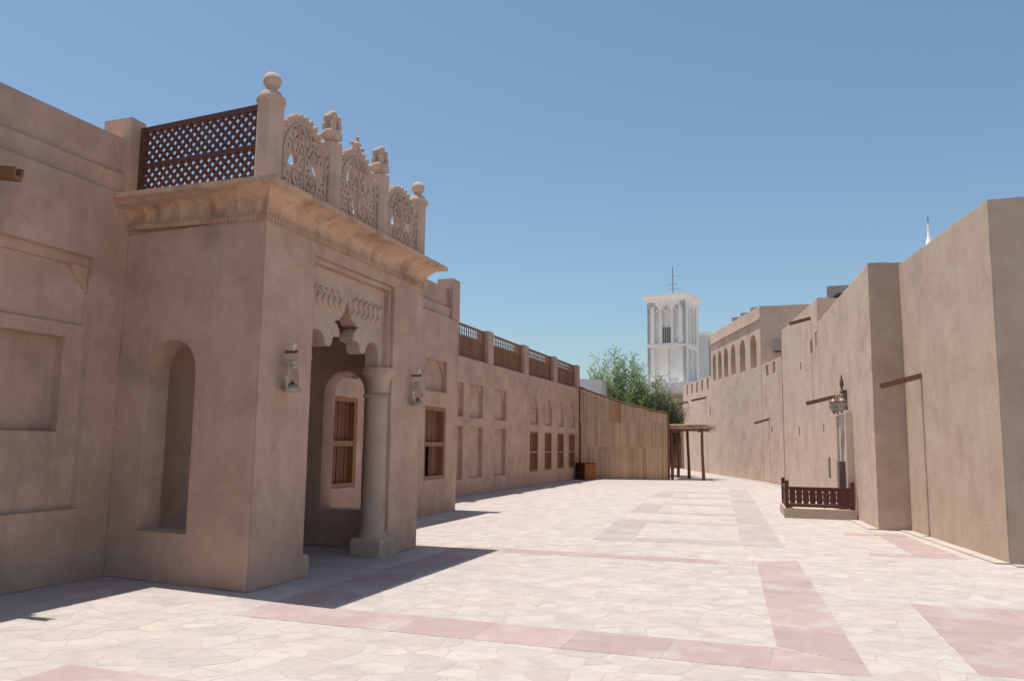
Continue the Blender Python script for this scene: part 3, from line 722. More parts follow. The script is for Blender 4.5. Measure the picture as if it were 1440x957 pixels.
# lattice screen on the near side of the porch roof
def lattice(x0, y0, x1, y1, z0, z1):
    a = Vector((x0, y0, 0)); b = Vector((x1, y1, 0)); d = (b - a).normalized(); L = (b - a).length; n = Vector((d.y, -d.x, 0)); U = Vector((0, 0, 1))
    def P(u, z, o=0): return a + d * u + U * z + n * o
    f = MB(); st = 0.06; zm = (z0 + z1) / 2 + 0.01
    for u in (st / 2, L - st / 2): f.obox(P(u, (z0 + z1) / 2), d, n, U, st / 2, 0.035, (z1 - z0) / 2)
    for z, h in ((z1 - 0.035, 0.035), (zm, 0.03), (z0 + 0.03, 0.03)): f.obox(P(L / 2, z), d, n, U, L / 2 - st - 0.001, 0.031, h)
    sc = part('lattice_screen', f, 'wood_dark', porch)
    pitch = 0.128
    for (za, zb) in ((z0 + 0.06, zm - 0.03), (zm + 0.03, z1 - 0.07)):
        h = zb - za
        for s in (1, -1):
            k = -int(h / pitch) - 1
            while k * pitch < L:
                u0_, u1_ = st + k * pitch, st + k * pitch + h
                # clip the 45-degree slat to the panel
                lo, hi = max(u0_, st), min(u1_, L - st)
                if hi - lo > 0.03:
                    if s > 0: p, q_ = P(lo, za + (lo - u0_), 0.0055), P(hi, za + (hi - u0_), 0.0055)
                    else: p, q_ = P(lo, zb - (lo - u0_), -0.0055), P(hi, zb - (hi - u0_), -0.0055)
                    m_ = MB(); m_.beam(p, q_, 0.010, 0.046); part('lattice_slat', m_, 'wood_dark', sc)
                k += 1
lattice(-7.85, 8.08, -5.87, 7.87, 4.575, 5.635)

# ------------------------------------------------------------------ hurricane lanterns on the porch front
def lantern(y, z, label):
    x = XF + 0.13
    t = thing('hurricane_lantern', (x, y, z), label, 'lantern', None)
    q = MB(); q.smooth = True
    q.lathe((x, y, z), [(0.092, 0.0), (0.10, 0.008), (0.10, 0.04), (0.08, 0.06), (0.05, 0.085)], 20); part('oil_tank', q, 'lantern_metal', t)
    q = MB(); q.smooth = True; q.lathe((x, y, z), [(0.045, 0.085), (0.075, 0.13), (0.08, 0.17), (0.06, 0.23), (0.048, 0.27)], 16); part('glass_chimney', q, 'glass', t)
    q = MB(); q.smooth = True; q.lathe((x, y, z), [(0.055, 0.265), (0.062, 0.27), (0.062, 0.30), (0.045, 0.315), (0.045, 0.35), (0.055, 0.355), (0.05, 0.375), (0.02, 0.385)], 16); part('cap', q, 'lantern_metal', t)
    for s in (-1, 1):
        q = MB(); q.tube([(x, y + s * 0.045, z + 0.345), (x, y + s * 0.075, z + 0.335), (x, y + s * 0.088, z + 0.30), (x, y + s * 0.112, z + 0.06), (x, y + s * 0.10, z + 0.03)], 0.013, 8)
        part('side_tube', q, 'lantern_metal', t, smooth=True)
    q = MB(); q.smooth = True; q.lathe((x, y, z), [(0.03, 0.085), (0.032, 0.105), (0.012, 0.115), (0.008, 0.14)], 12); part('burner', q, 'bracket_metal', t)
    q = MB(); q.tube([(x, y + 0.09 * math.cos(u), z + 0.36 + 0.10 * math.sin(u)) for u in [math.pi * i / 10 for i in range(11)]], 0.004, 5); part('handle', q, 'lantern_metal', t, smooth=True)
    q = MB(); q.beam((XF - 0.02, y + 0.03, z + 0.475), (x + 0.05, y, z + 0.475), 0.022, 0.03); q.tube([(x, y, z + 0.475), (x, y, z + 0.45)], 0.006, 6); part('bracket', q, 'bracket_metal', t)
    q = MB(); q.smooth = True; pr_ = [(0.012, 0.48), (0.014, 0.51)] + [(0.034 * math.cos(a), 0.548 + 0.042 * math.sin(a)) for a in [-1.2 + 2.7 * i / 9 for i in range(10)]]
    q.lathe((x, y, z), pr_, 16); part('bulb', q, 'porcelain', t)
lantern(8.20, 2.21, 'brass hurricane lantern on the porch pier beside the lattice-screened corner')
lantern(11.62, 2.21, 'brass hurricane lantern on the porch pier next to the shuttered window')

# ------------------------------------------------------------------ long wing beyond
XG = -9.65; GY0, GY1 = 18.95, 38.75
wing = thing('long_wing', (XG, 29, 0), 'long low rose wing with wooden roof balustrades, blind niches and four arched windows', 'house')
holes = []; gy = lambda y: y - GY0
NI3 = [(22.50, 23.74), (24.28, 25.48), (26.60, 27.84)]; WG = [(30.70, 31.86), (32.78, 33.86), (34.76, 35.84), (36.72, 37.90)]
for a, b in NI3:
    holes += [(rect(gy(a), gy(b), 2.45, 3.52), 0.14), (rect(gy(a), gy(b), 0.53, 2.15), 0.14)]
for a, b in WG:
    holes += [(rect(gy(a), gy(b), 0.55, 2.12), 0.18), (arch(gy(a) + .03, gy(b) - .03, 2.41, 3.02, 3.56, 12, 0.35), 0.10)]
wall('wall', (XG, GY0), (XG, GY1), rect(0, GY1 - GY0, 0, 4.33), holes, 'plaster_rose', wing, thick=0.45, nrm=(1, 0))
mb = MB(); mb.box(-16, XG - 0.46, GY0 + 0.01, GY1 - 0.01, 0, 4.2); part('house_body', mb, 'plaster_rose', wing)
mb = MB(); mb.box(-16, XG - 0.455, GY1 - 0.009, GY1 + 0.2, 0, 4.3); part('end_wall', mb, 'plaster_rose', wing)
for a, b in NI3:
    bracket(wing, b - 0.002, 3.518, 1, XG - 0.09, 0.32, 'plaster_rose'); bracket(wing, a + 0.002, 3.518, -1, XG - 0.09, 0.32, 'plaster_rose')
for a, b in WG:
    window(wing, (XG, 0), (0, 1), (1, 0), a, b, 0.55, 2.12, 0.18, nsl=5, fm='wood_window', fw=0.07)
    q = MB()
    for k in range(5): q.box(XG - 0.098, XG - 0.080, a + 0.06, b - 0.06, 2.46 + k * 0.16, 2.54 + k * 0.16)
    if a < 34: part('louvre', q, 'plaster_rose', wing)
PIERS = [(25.85, 26.42), (29.88, 30.46), (34.08, 34.68), (38.18, 38.74)]
for a, b in PIERS: pier(wing, XG - 0.42, XG + 0.012, a, b, 4.332, 5.44)
pier(wing, XG - 0.42, XG + 0.012, 21.6, 22.15, 4.332, 5.44)
spans = [(22.15, 25.85), (26.42, 29.88), (30.46, 34.08), (34.68, 38.18)]
for a, b in spans:
    q = MB(); xc = XG - 0.17; e = 0.004
    for z0, z1, dd in ((4.335, 4.43, 0.05), (4.72, 4.77, 0.03), (5.0, 5.06, 0.035), (5.36, 5.42, 0.045)): q.box(xc - dd, xc + dd, a + 0.08, b - 0.08, z0, z1)
    for y in (a + 0.04, b - 0.04): q.box(xc - 0.05, xc + 0.05, y - 0.037, y + 0.037, 4.335, 5.42)
    bal = part('balustrade', q, 'wood_baluster', wing)
    n = int((b - a - 0.2) / 0.185); me = None
    for k in range(n):
        y = a + 0.14 + (b - a - 0.28) * (k + 0.5) / n
        if me is None:
            me = MB(); me.smooth = True; me.lathe((0, 0, 0), [(0.022, 0), (0.028, 0.04), (0.017, 0.08), (0.028, 0.15), (0.017, 0.23), (0.022, 0.30)], 8); me = me.mesh('spindle')
        part('spindle', me, 'wood_baluster', bal, world=Matrix.Translation((xc, y, 5.06)))
    nb = int((b - a - 0.2) / 0.135); mb_ = None
    for k in range(nb):
        y = a + 0.09 + (b - a - 0.18) * (k + 0.5) / nb
        if mb_ is None: mb_ = MB().box(-0.012, 0.012, -0.050, 0.050, 0, 0.57).mesh('board')
        part('board', mb_, 'wood_baluster', bal, world=Matrix.Translation((xc + 0.0 + 0.004 * (k % 2), y, 4.433)))

# ------------------------------------------------------------------ plank fence, box, pergola
fa, fb = Vector((-9.62, 38.62, 0)), Vector((-5.58, 39.92, 0)); fd = (fb - fa).normalized(); fn = Vector((fd.y, -fd.x, 0)); FL = (fb - fa).length
fence = thing('plank_fence', (-7.6, 39.3, 0), 'tall weathered plank fence in three tiers with sloping ragged top', 'fence')
def ftop(u): return 4.36 - 1.22 * (u / FL) - 0.10 * math.sin(math.pi * u / FL)
bm_ = MB()
for z in (0.5, 1.5, 2.65): bm_.beam(fa - fn * 0.07 + Vector((0, 0, z)), fb - fn * 0.07 + Vector((0, 0, z)), 0.07, 0.09)
part('rail', bm_, 'wood_pole', fence)
bk_ = []
for off in (-0.031, -0.036): bk_ += [fa + fn * off, fb + fn * off, fb + fn * off + Vector((0, 0, ftop(FL) - 0.12)), (fa + fb) / 2 + fn * off + Vector((0, 0, ftop(FL / 2) - 0.12)), fa + fn * off + Vector((0, 0, ftop(0) - 0.12))]
part('backing', MB().add(bk_, [(0, 1, 2, 3, 4), (9, 8, 7, 6, 5)] + [(i, 5 + i, 5 + (i + 1) % 5, (i + 1) % 5) for i in range(5)]), 'wood_pole', fence)
npl = 42
for tier, (z0, z1) in enumerate(((0.0, 1.56), (1.545, 2.73), (2.715, None))):
    for k in range(npl):
        u = FL * (k + 0.5) / npl; wd = FL / npl; e = random.uniform(0.004, 0.016)
        za = z0 + (random.uniform(-0.02, 0.02) if tier else 0); off = 0.012 * tier + random.uniform(-0.006, 0.006)
        zL = ftop(u - wd / 2) if z1 is None else z1 + random.uniform(-0.025, 0.025); zR = ftop(u + wd / 2) if z1 is None else zL
        if zL - za < 0.1: continue
        c0 = fa + fd * (u - wd / 2 + e / 2) + fn * off; c1 = fa + fd * (u + wd / 2 - e / 2) + fn * off; bk = -fn * 0.022
        j = random.uniform(-0.03, 0.03) if z1 is None else 0
        vs = []
        for b_ in (Vector((0, 0, 0)), bk):
            vs += [c0 + b_ + Vector((0, 0, za)), c1 + b_ + Vector((0, 0, za)), c1 + b_ + Vector((0, 0, zR + j)), c0 + b_ + Vector((0, 0, zL + j))]
        q = MB().add(vs, [(0, 1, 2, 3), (7, 6, 5, 4), (0, 4, 5, 1), (1, 5, 6, 2), (2, 6, 7, 3), (3, 7, 4, 0)])
        part('plank', q, 'wood_plank_new' if tier == 2 and k in (17, 18, 19) else 'wood_plank', fence)
for u in (0.03, FL + 0.05):
    q = MB(); p = fa + fd * u - fn * 0.03; q.tube([p, p + Vector((0, 0, ftop(min(u, FL)) + 0.02))], 0.065, 8); part('post', q, 'wood_pole', fence)
q = MB(); u = 0
while u < FL:
    l = random.uniform(0.35, 0.7); a = fa + fd * u + Vector((0, 0, ftop(u) + random.uniform(-.01, .03))) - fn * 0.01; b = fa + fd * min(FL, u + l) + Vector((0, 0, ftop(min(FL, u + l)) + random.uniform(-.01, .03))) - fn * 0.01
    q.tube([a, (a + b) / 2 + Vector((0, 0, random.uniform(0, .03))), b], [0.05, 0.06, 0.05], 6); u += l - 0.03
part('top_pole', q, 'wood_pole', fence, smooth=True)

crate = thing('wooden_bin_cabinet', (-9.15, 38.05, 0), 'low two-tone brown wooden box in the corner where wing meets plank fence', 'box')
cr = Matrix.Translation((-9.13, 37.95, 0)) @ Matrix.Rotation(R(-42), 4, 'Z')
def crp(name, q, m): part(name, q, m, crate, world=cr)
crp('box_core', MB().box(-0.37, 0.37, -0.33, 0.33, 0.03, 0.72), 'crate_wood_dark')
for k in range(5):
    crp('side_board', MB().box(0.372, 0.392, -0.33 + k * 0.133, -0.33 + k * 0.133 + 0.127, 0.0, 0.74), 'crate_wood')
    crp('front_board', MB().box(-0.37 + k * 0.149, -0.37 + k * 0.149 + 0.143, -0.352, -0.332, 0.0, 0.74), 'crate_wood_dark')
crp('lid', MB().box(-0.40, 0.40, -0.37, 0.36, 0.742, 0.78), 'crate_wood_dark')

perg = thing('palm_stick_pergola', (-4.8, 41.8, 0), 'rustic pole shelter roofed with palm sticks at the end of the plank fence', 'pergola')
for (x, y) in ((-3.97, 40.45), (-4.86, 42.1), (-5.52, 43.1), (-5.45, 40.35)):
    q = MB(); pts = []
    for i in range(7): t = i / 6; pts.append((x + 0.035 * math.sin(3 * t + x), y + 0.03 * math.cos(4 * t + y), 2.42 * t - 0.01))
    q.tube(pts, [0.085, 0.078, 0.072, 0.07, 0.07, 0.068, 0.066], 9); part('post', q, 'wood_pole', perg, smooth=True)
for a, b in (((-5.75, 40.35, 2.40), (-3.65, 40.5, 2.42)), ((-5.8, 43.1, 2.40), (-3.9, 42.2, 2.42)), ((-5.5, 40.2, 2.36), (-5.5, 43.3, 2.36)), ((-4.0, 40.2, 2.36), (-4.4, 42.8, 2.36))):
    q = MB(); q.tube([a, ((a[0] + b[0]) / 2, (a[1] + b[1]) / 2, (a[2] + b[2]) / 2 + 0.02), b], 0.055, 7); part('roof_pole', q, 'wood_pole', perg, smooth=True)
for k in range(64):
    y = 40.2 + 3.1 * k / 63; x0 = -5.9 + random.uniform(-.1, .1); x1 = -3.65 - 0.2 * (y - 40.2) / 3 + random.uniform(-.45, .35)
    z = 2.47 + random.uniform(0, 0.16)
    q = MB(); q.tube([(x0, y, z), ((x0 + x1) / 2, y + random.uniform(-.06, .06), z + random.uniform(-.02, .04)), (x1, y + random.uniform(-.1, .1), z + random.uniform(-.16, .08))], [0.04, 0.036, 0.014], 5)
    part('palm_stick', q, 'palm_stick', perg, smooth=True)

# ------------------------------------------------------------------ right-hand row
def house_thing(name, loc, label): return thing(name, loc, label, 'house')
# nearest block
hA = house_thing('corner_house', (4, 16, 0), 'nearest sand coloured block with rough plaster and a sharp shaded corner')
A0, A1 = Vector((2.98, 13.82)), Vector((2.22, 18.75))
def edge_wall(name, P0, P1, z, holes, m, parent, thick=0.4, wob=0.022, ztops=None):
    L = (Vector(P1) - Vector(P0)).length; z0, z1 = ztops or (z, z)
    return wall(name, P0, P1, [(0, 0), (L, 0), (L, z1), (0, z0)], holes, m, parent, thick, wob)
edge_wall('street_wall', A1, A0, 5.46, [], 'plaster_sand', hA)
edge_wall('end_wall', A0 + Vector((0.004, 0.004)), (12, 13.9), 5.46, [], 'plaster_sand', hA)
part('house_body', MB().prism([(3.42, 14.24), (12, 14.3), (12, 19.5), (2.68, 19.5)], 0, 5.05), 'plaster_sand', hA)
spout(hA, (2.44, 17.35, 3.04), (-1, -0.02), 0.73, 0.20)
pl = MB().box(3.42, 3.70, 13.79, 13.83, 3.86, 4.10); tag(part('wall_plate', pl, 'white_plaster'), 'small white plate fixed on the shaded end wall of the corner house', 'plate')
# middle block
hB = house_thing('middle_house', (2.5, 22, 0), 'sand coloured middle house with slit window behind the wooden fountain railing')
B0, B1, B2 = Vector((1.67, 18.40)), Vector((0.90, 25.85)), Vector((-0.24, 36.55))
def bl(P0, P1, y): return (y - P0.y) / (P1.y - P0.y) * (P1 - P0).length
def small(P0, P1, y0, y1, z0, z1, dep=0.14):
    L = (P1 - P0).length; a = L - bl(P0, P1, y1); b = L - bl(P0, P1, y0); return (rect(a, b, z0, z1), dep)
edge_wall('street_wall', B1, B0, 5.45, [small(B0, B1, 25.25, 25.45, 2.06, 2.32), small(B0, B1, 24.35, 24.70, 0.83, 1.36, 0.06)], 'plaster_sand_smooth', hB, ztops=(5.36, 5.52))
edge_wall('end_wall', B0 + Vector((0.002, -0.006)), (3.2, 18.52), 5.5, [], 'plaster_sand', hB, ztops=(5.52, 5.5))
part('house_body', MB().prism([(2.12, 19.0), (9, 19.6), (9, 25.8), (1.35, 25.8)], 0, 5.1), 'plaster_sand_smooth', hB)
part('slit_cover', MB().obox((0.985 + 0.055, 24.525, 1.095), (-0.103, 0.995, 0), (0.995, 0.103, 0), (0, 0, 1), 0.165, 0.012, 0.255), 'cover_green', hB)
spout(hB, (1.17, 23.2, 2.98), (-1, -0.05), 0.72, 0.18)
# taller block behind it
hC = house_thing('tall_stepped_house', (2, 31, 0), 'taller sand house with small square windows and rooftop spout, beyond the fountain')
edge_wall('street_wall', B2, B1 + Vector((-0.003, 0.0)), 6.2, [small(B1, B2, 27.05, 27.60, 4.58, 5.02), small(B1, B2, 25.95, 26.45, 4.66, 5.14), small(B1, B2, 29.95, 30.25, 4.32, 4.60),
     small(B1, B2, 30.9, 31.2, 2.06, 2.36)], 'plaster_sand_smooth', hC, ztops=(6.55, 6.10))
edge_wall('end_wall', (0.902, 25.845), (6.5, 26.33), 6.1, [], 'plaster_sand_smooth', hC)
part('house_body', MB().prism([(1.33, 26.35), (7, 26.9), (7, 36.5), (0.22, 36.5)], 0, 5.7), 'plaster_sand_smooth', hC)
edge_wall('far_end_wall', (6.0, 36.56), B2 + Vector((0.004, 0.004)), 6.5, [], 'plaster_sand_smooth', hC)
spout(hC, (0.76, 27.3, 5.72), (-1, -0.05), 0.66, 0.17)
# low crenellated link
E0, E1 = Vector((-0.20, 36.45)), Vector((-1.185, 40.60))
hE = house_thing('crenellated_link_house', (1, 38.5, 0), 'low link with two slotted merlons between the tall house and the arcaded house')
LE = (E1 - E0).length
def crenel(L, z, slots, drop=0.55): return [(rect(L - b, L - a, z - drop, z - 0.05), 0.22) for a, b in slots]
edge_wall('street_wall', E1, E0, 5.5, crenel(LE, 5.45, ((1.35, 1.85), (2.75, 3.25))) + [(rect(LE - 2.45, LE - 2.2, 2.3, 2.55), 0.15)], 'plaster_sand_smooth', hE)
part('house_body', MB().prism([(0.15, 36.6), (6, 36.6), (6, 40.5), (-0.42, 40.5)], 0, 5.0), 'plaster_sand_smooth', hE)
spout(hE, (-0.85, 39.2, 2.90), (-1, -0.1), 0.66, 0.20)
# arcaded house
C0, C1 = Vector((-1.19, 40.56)), Vector((-4.36, 50.35))
hF = house_thing('arcaded_house', (1, 46, 0), 'tall sand house with a row of six arched openings under a string course')
LC = (C1 - C0).length
cy_ = lambda y: (y - C0.y) / (C1.y - C0.y) * LC
arc = []
for yc, wd in ((41.75, 1.05), (43.65, 1.05), (45.45, 0.95), (46.95, 0.9), (48.3, 0.85), (49.6, 0.8)):
    u = LC - cy_(yc); arc.append((arch(u - wd / 2, u + wd / 2, 5.48, 6.62, 7.12, 10), 0.30))
edge_wall('street_wall', C1, C0, 8.36, arc, 'plaster_sand_smooth', hF)
edge_wall('end_wall', C0 + Vector((0.004, 0.003)), (7.5, 40.56), 8.36, [], 'plaster_sand_smooth', hF)
part('house_body', MB().prism([(-0.68, 41.0), (7.5, 41.0), (7.5, 50.3), (-3.9, 50.3)], 0, 8.0), 'plaster_sand_smooth', hF)
cd = (C1 - C0).normalized(); cn = Vector((-cd.y, cd.x))
part('string_course', MB().obox(((C0.x + C1.x) / 2 + cn.x * 0.03, (C0.y + C1.y) / 2 + cn.y * 0.03, 7.76), (cd.x, cd.y, 0), (cn.x, cn.y, 0), (0, 0, 1), LC / 2, 0.055, 0.06), 'plaster_sand_smooth', hF)
# crenellated wall at the end
D0, D1 = Vector((-4.33, 50.28)), Vector((-7.05, 58.6))
hD = house_thing('crenellated_house', (-4, 55, 0), 'low sand house with a row of five parapet slots in front of the wind tower')
LD = (D1 - D0).length
edge_wall('street_wall', D1, D0, 5.86, crenel(LD, 5.85, ((0.9, 1.35), (2.45, 2.9), (4.0, 4.45), (5.55, 6.0), (7.1, 7.55)), 0.75) + [(rect(LD - 0.75, LD - 0.5, 3.5, 4.0), 0.15), (rect(LD - 0.2 - 0.05, LD - 0.05, 3.5, 4.0), 0.15)][:1], 'plaster_sand_smooth', hD)
part('house_body', MB().prism([(-3.95, 50.5), (4, 50.5), (4, 58.6), (-6.6, 58.6)], 0, 5.3), 'plaster_sand_smooth', hD)
spout(hD, (-4.85, 51.9, 4.62), (-1, -0.3), 0.9, 0.2, 0.12, 0.12); spout(hD, (-6.55, 57.1, 4.62), (-1, -0.3), 0.9, 0.2, 0.12, 0.12)

# ------------------------------------------------------------------ fountain, lamp, railing
fx = lambda y: 1.67 - (y - 18.40) / (25.85 - 18.40) * 0.77
fdv = (B1 - B0).normalized(); fdv = Vector((fdv.x, fdv.y, 0)); fnv = Vector((-fdv.y, fdv.x, 0)); U = Vector((0, 0, 1))
def FP(y, z, out): return Vector((fx(y), y, z)) + fnv * out
ft = thing('wall_fountain', FP(21.5, 0, 0.05), 'pale marble wall fountain niche with pointed arch inside the wooden railing', 'fountain')
mbx = MB()
u0_, u1_ = 20.95, 22.15
q = MB(); wallpanel(q, FP(22.15, 0, 0.10).xy, FP(20.95, 0, 0.10).xy, rect(0, 1.206, 0.3, 2.42), [(arch(0.2, 1.0, 0.55, 1.75, 2.2, 12, 0.4), 0.06)], 0.12, 0.0)
part('arched_panel', fix_normals(q.mesh('arched_panel')), 'marble', ft)
part('head_moulding', MB().obox(FP(21.55, 2.48, 0.06), fdv, fnv, U, 0.66, 0.10, 0.055), 'marble', ft)
part('side_pilaster', MB().obox(FP(20.88, 1.4, 0.07), fdv, fnv, U, 0.06, 0.085, 1.08), 'marble', ft)
part('side_pilaster', MB().obox(FP(22.22, 1.4, 0.07), fdv, fnv, U, 0.06, 0.085, 1.08), 'marble', ft)
part('water_box', MB().obox(FP(21.55, 0.70, 0.17), fdv, fnv, U, 0.16, 0.07, 0.62), 'fountain_box', ft)
lamp = thing('lamp_cluster', FP(21.5, 2.5, 0.05), 'ornate wall lamp with clustered glass lanterns and tall spire above the fountain', 'lamp')
q = MB(); q.obox(FP(21.5, 2.78, 0.02), fdv, fnv, U, 0.10, 0.03, 0.26); part('back_plate', q, 'lamp_metal', lamp)
q = MB(); q.smooth = True; c = FP(21.5, 2.95, 0.10); q.lathe((c.x, c.y, c.z), [(0.02, 0), (0.06, 0.03), (0.05, 0.08), (0.025, 0.11), (0.03, 0.16), (0.05, 0.22), (0.05, 0.28), (0.028, 0.36), (0.02, 0.42), (0.008, 0.47)], 10); part('spire', q, 'lamp_metal', lamp)
for (dy, out) in ((0.0, 0.30), (-0.34, 0.16), (0.34, 0.16)):
    c = FP(21.5 + dy, 2.52, out)
    q = MB(); q.smooth = True; q.lathe(tuple(c), [(0.03, 0.0), (0.075, 0.03), (0.10, 0.10), (0.105, 0.18), (0.085, 0.23)], 8); gl = part('glass_lantern', q, 'frosted_glass', lamp)
    q = MB(); q.smooth = True; q.lathe(tuple(c), [(0.115, 0.225), (0.12, 0.24), (0.07, 0.29), (0.03, 0.32), (0.02, 0.37)], 8); q.lathe(tuple(c), [(0.008, -0.06), (0.03, -0.03), (0.045, 0.0), (0.03, 0.01)], 8)
    q.lathe(tuple(c), [(0.106, 0.085), (0.112, 0.09), (0.106, 0.10)], 8); part('lantern_cap', q, 'lamp_metal', gl)
    q = MB(); a = FP(21.5, 2.80, 0.04); b = Vector(c) + Vector((0, 0, 0.37)); q.tube([a, (a + b) / 2 + Vector((0, 0, 0.08)), b], 0.014, 6); part('arm', q, 'lamp_metal', lamp, smooth=True)

rail = thing('wooden_railing', (0.6, 21.5, 0), 'low dark red wooden railing on stone plinth enclosing the wall fountain', 'railing')
RY0, RY1 = 20.60, 22.40; RX0, RX0b = -0.14, -0.24; RX1 = 1.43
q = MB(); q.box(RX0 - 0.02, RX1 - 0.02, RY0 - 0.10, RY0 + 0.12, 0, 0.22); q.prism([(RX0 - 0.02, RY0 + 0.121), (RX0 + 0.18, RY0 + 0.121), (RX0b + 0.18, RY1 + 0.1), (RX0b - 0.04, RY1 + 0.1)], 0, 0.217)
part('plinth', q, 'plinth_stone', rail)
def rpost(x, y, w_=0.085, h=0.84):
    p = MB(); p.box(x - w_ / 2, x + w_ / 2, y - w_ / 2, y + w_ / 2, 0.218, h); p.lathe((x, y, h), [(0.05, 0), (0.052, 0.015), (0.03, 0.03), (0.01, 0.04)], 8); part('post', p, 'wood_red', rail)
for x, y in ((RX0 + 0.05, RY0), (RX1 - 0.09, RY0), (RX0b + 0.05, RY1), (1.18, RY1)): rpost(x, y)
def rail_run(a, b, nb):
    a = Vector((*a, 0)); b = Vector((*b, 0)); d = (b - a).normalized(); L = (b - a).length; n = Vector((d.y, -d.x, 0))
    def P(u, z, o=0): return a + d * u + U * z + n * o
    for z in (0.29, 0.685): part('rail', MB().obox(P(L / 2, z), d, n, U, L / 2, 0.03, 0.035), 'wood_red', rail)
    wb = L / nb
    for k in range(nb):
        # board whose notched edges leave a row of holes with its neighbour
        h = wb / 2; prof = [(-h + .002, .33), (h - .002, .33), (h - .002, .335), (h - .022, .365), (h - .002, .395), (h - .002, .46), (h - .006, .475), (h - .006, .52), (h - .002, .535), (h - .002, .585), (h - .017, .61), (h - .002, .635), (h - .002, .648)]
        prof = prof + [(-x, z) for x, z in reversed(prof[1:])][:-1]
        tri = tessellate_polygon([[Vector((x, z, 0)) for x, z in prof]]); m_ = len(prof); u = wb * (k + 0.5)
        q = MB(); q.add([P(u + x, z, 0.011) for x, z in prof] + [P(u + x, z, -0.011) for x, z in prof], list(tri) + [tuple(m_ + i for i in reversed(t)) for t in tri] + [(i, (i + 1) % m_, m_ + (i + 1) % m_, m_ + i) for i in range(m_)])
        part('board', fix_normals(q.mesh('board')), 'wood_red', rail)
rail_run((RX0 + 0.095, RY0), (RX1 - 0.135, RY0), 9)
rail_run((RX0b + 0.055, RY1 - 0.045), (RX0 + 0.045, RY0 + 0.045), 10)

# ------------------------------------------------------------------ air conditioners and roof tanks
def ac(loc, rz, sx, sy, sz, label, name='air_conditioner', group=None):
    t = thing(name, loc, label, 'air conditioner', group); Mx = Matrix.Translation(loc) @ Matrix.Rotation(rz, 4, 'Z')
    part('casing', MB().box(-sx / 2, sx / 2, -sy / 2, sy / 2, 0.05, sz), 'ac_white', t, world=Mx)
    q = MB(); k = 14; q.add([(0.0 + 0.27 * sz * math.cos(2 * math.pi * i / k), -sy / 2 - 0.006, 0.05 + (sz - 0.05) / 2 + 0.27 * sz * math.sin(2 * math.pi * i / k)) for i in range(k)], [tuple(range(k))])
    part('fan_grille', q, 'ac_grille', t, world=Mx)
    for s in (-1, 1): part('foot', MB().box(s * sx * 0.3 - 0.03, s * sx * 0.3 + 0.03, -sy / 2, sy / 2, 0, 0.049), 'ac_grille', t, world=Mx)
ac((1.72, 28.2, 5.70), R(0), 0.85, 0.4, 1.16, 'grey air conditioner standing on the roof of the tall stepped house')
ac((-0.40, 40.36, 6.1), R(90), 0.34, 0.42, 0.62, 'air conditioner fixed high on the shaded end wall of the arcaded house')
for i, (x, y) in enumerate(((-1.75, 44.2), (-2.35, 45.9), (-2.9, 47.4))):
    ac((x + 0.35, y, 8.0), R(70), 0.85, 0.45, 0.85, 'air conditioner unit peeping over the parapet of the arcaded house', group='air conditioners on the arcaded house roof')

# ------------------------------------------------------------------ wind tower and white houses
tower = thing('wind_tower', (-8.9, 67.5, 0), 'square white wind tower with tall arched slots and flared cap', 'tower')
TW = 3.25; trot = Matrix.Translation((-8.86, 67.4, 0)) @ Matrix.Rotation(R(-12), 4, 'Z'); h2 = TW / 2
for k in range(4):
    q = MB(); c = 0.27; pw = (TW - 2 * c - 2 * 0.20) / 3
    hl = []
    for j in range(3):
        a = c + j * (pw + 0.20); hl.append((arch(a, a + pw, 9.85, 12.55, 12.98, 10, 0.45), 0.32))
    wl = (TW - 2 * c - 0.25) / 2
    for j in range(2): a = c + j * (wl + 0.25); hl.append((rect(a, a + wl, 6.75, 9.40), 0.24))
    hh = h2 - (0.003 if k % 2 else 0)
    wallpanel(q, (-h2, -hh), (h2, -hh), rect(0.0, TW, 5.9, 13.3), hl, 0.6, 0.0)
    part('face_wall', fix_normals(q.mesh('face_wall')), 'white_plaster', tower, world=trot @ Matrix.Rotation(k * math.pi / 2, 4, 'Z'))
    for j in range(3):
        a = -h2 + c + j * (pw + 0.20); q = MB()
        for s in (-1, 1):
            q.obox((a + pw / 2 + s * pw * 0.27, -hh + 0.10, 12.55), (math.cos(s * 0.7), 0, math.sin(-s * 0.7)), (0, 1, 0), (math.sin(s * 0.7), 0, math.cos(s * 0.7)), 0.06, 0.05, 0.26)
        part('arch_cusp', q, 'white_plaster', tower, world=trot @ Matrix.Rotation(k * math.pi / 2, 4, 'Z'))
    q = MB(); q.box(-h2 - 0.05, h2 + 0.05, -hh - 0.06, -hh - 0.001, 9.52, 9.72); part('string_course', q, 'white_plaster', tower, world=trot @ Matrix.Rotation(k * math.pi / 2, 4, 'Z'))
q = MB(); vs = []
for o, z in ((0.0, 13.25), (0.08, 13.32), (0.12, 13.45), (0.26, 13.62), (0.30, 13.66), (0.30, 13.76)):
    a = h2 + o; vs += [(-a, -a, z), (a, -a, z), (a, a, z), (-a, a, z)]
q.add(vs, [(i * 4 + j, i * 4 + (j + 1) % 4, (i + 1) * 4 + (j + 1) % 4, (i + 1) * 4 + j) for i in range(5) for j in range(4)] + [(20, 21, 22, 23), (3, 2, 1, 0)])
part('cap', q, 'white_plaster', tower, world=trot)
q = MB(); q.box(-0.38, 0.34, -h2 + 0.16, -h2 + 0.315, 9.86, 11.1); lv = part('louvre_vent', q, 'louvre_grey', tower, world=trot)
for k in range(5):
    part('louvre_blade', MB().box(-0.36 + k * 0.15, -0.32 + k * 0.15, -h2 + 0.11, -h2 + 0.16, 9.9, 11.06), 'white_recess', lv, world=trot)
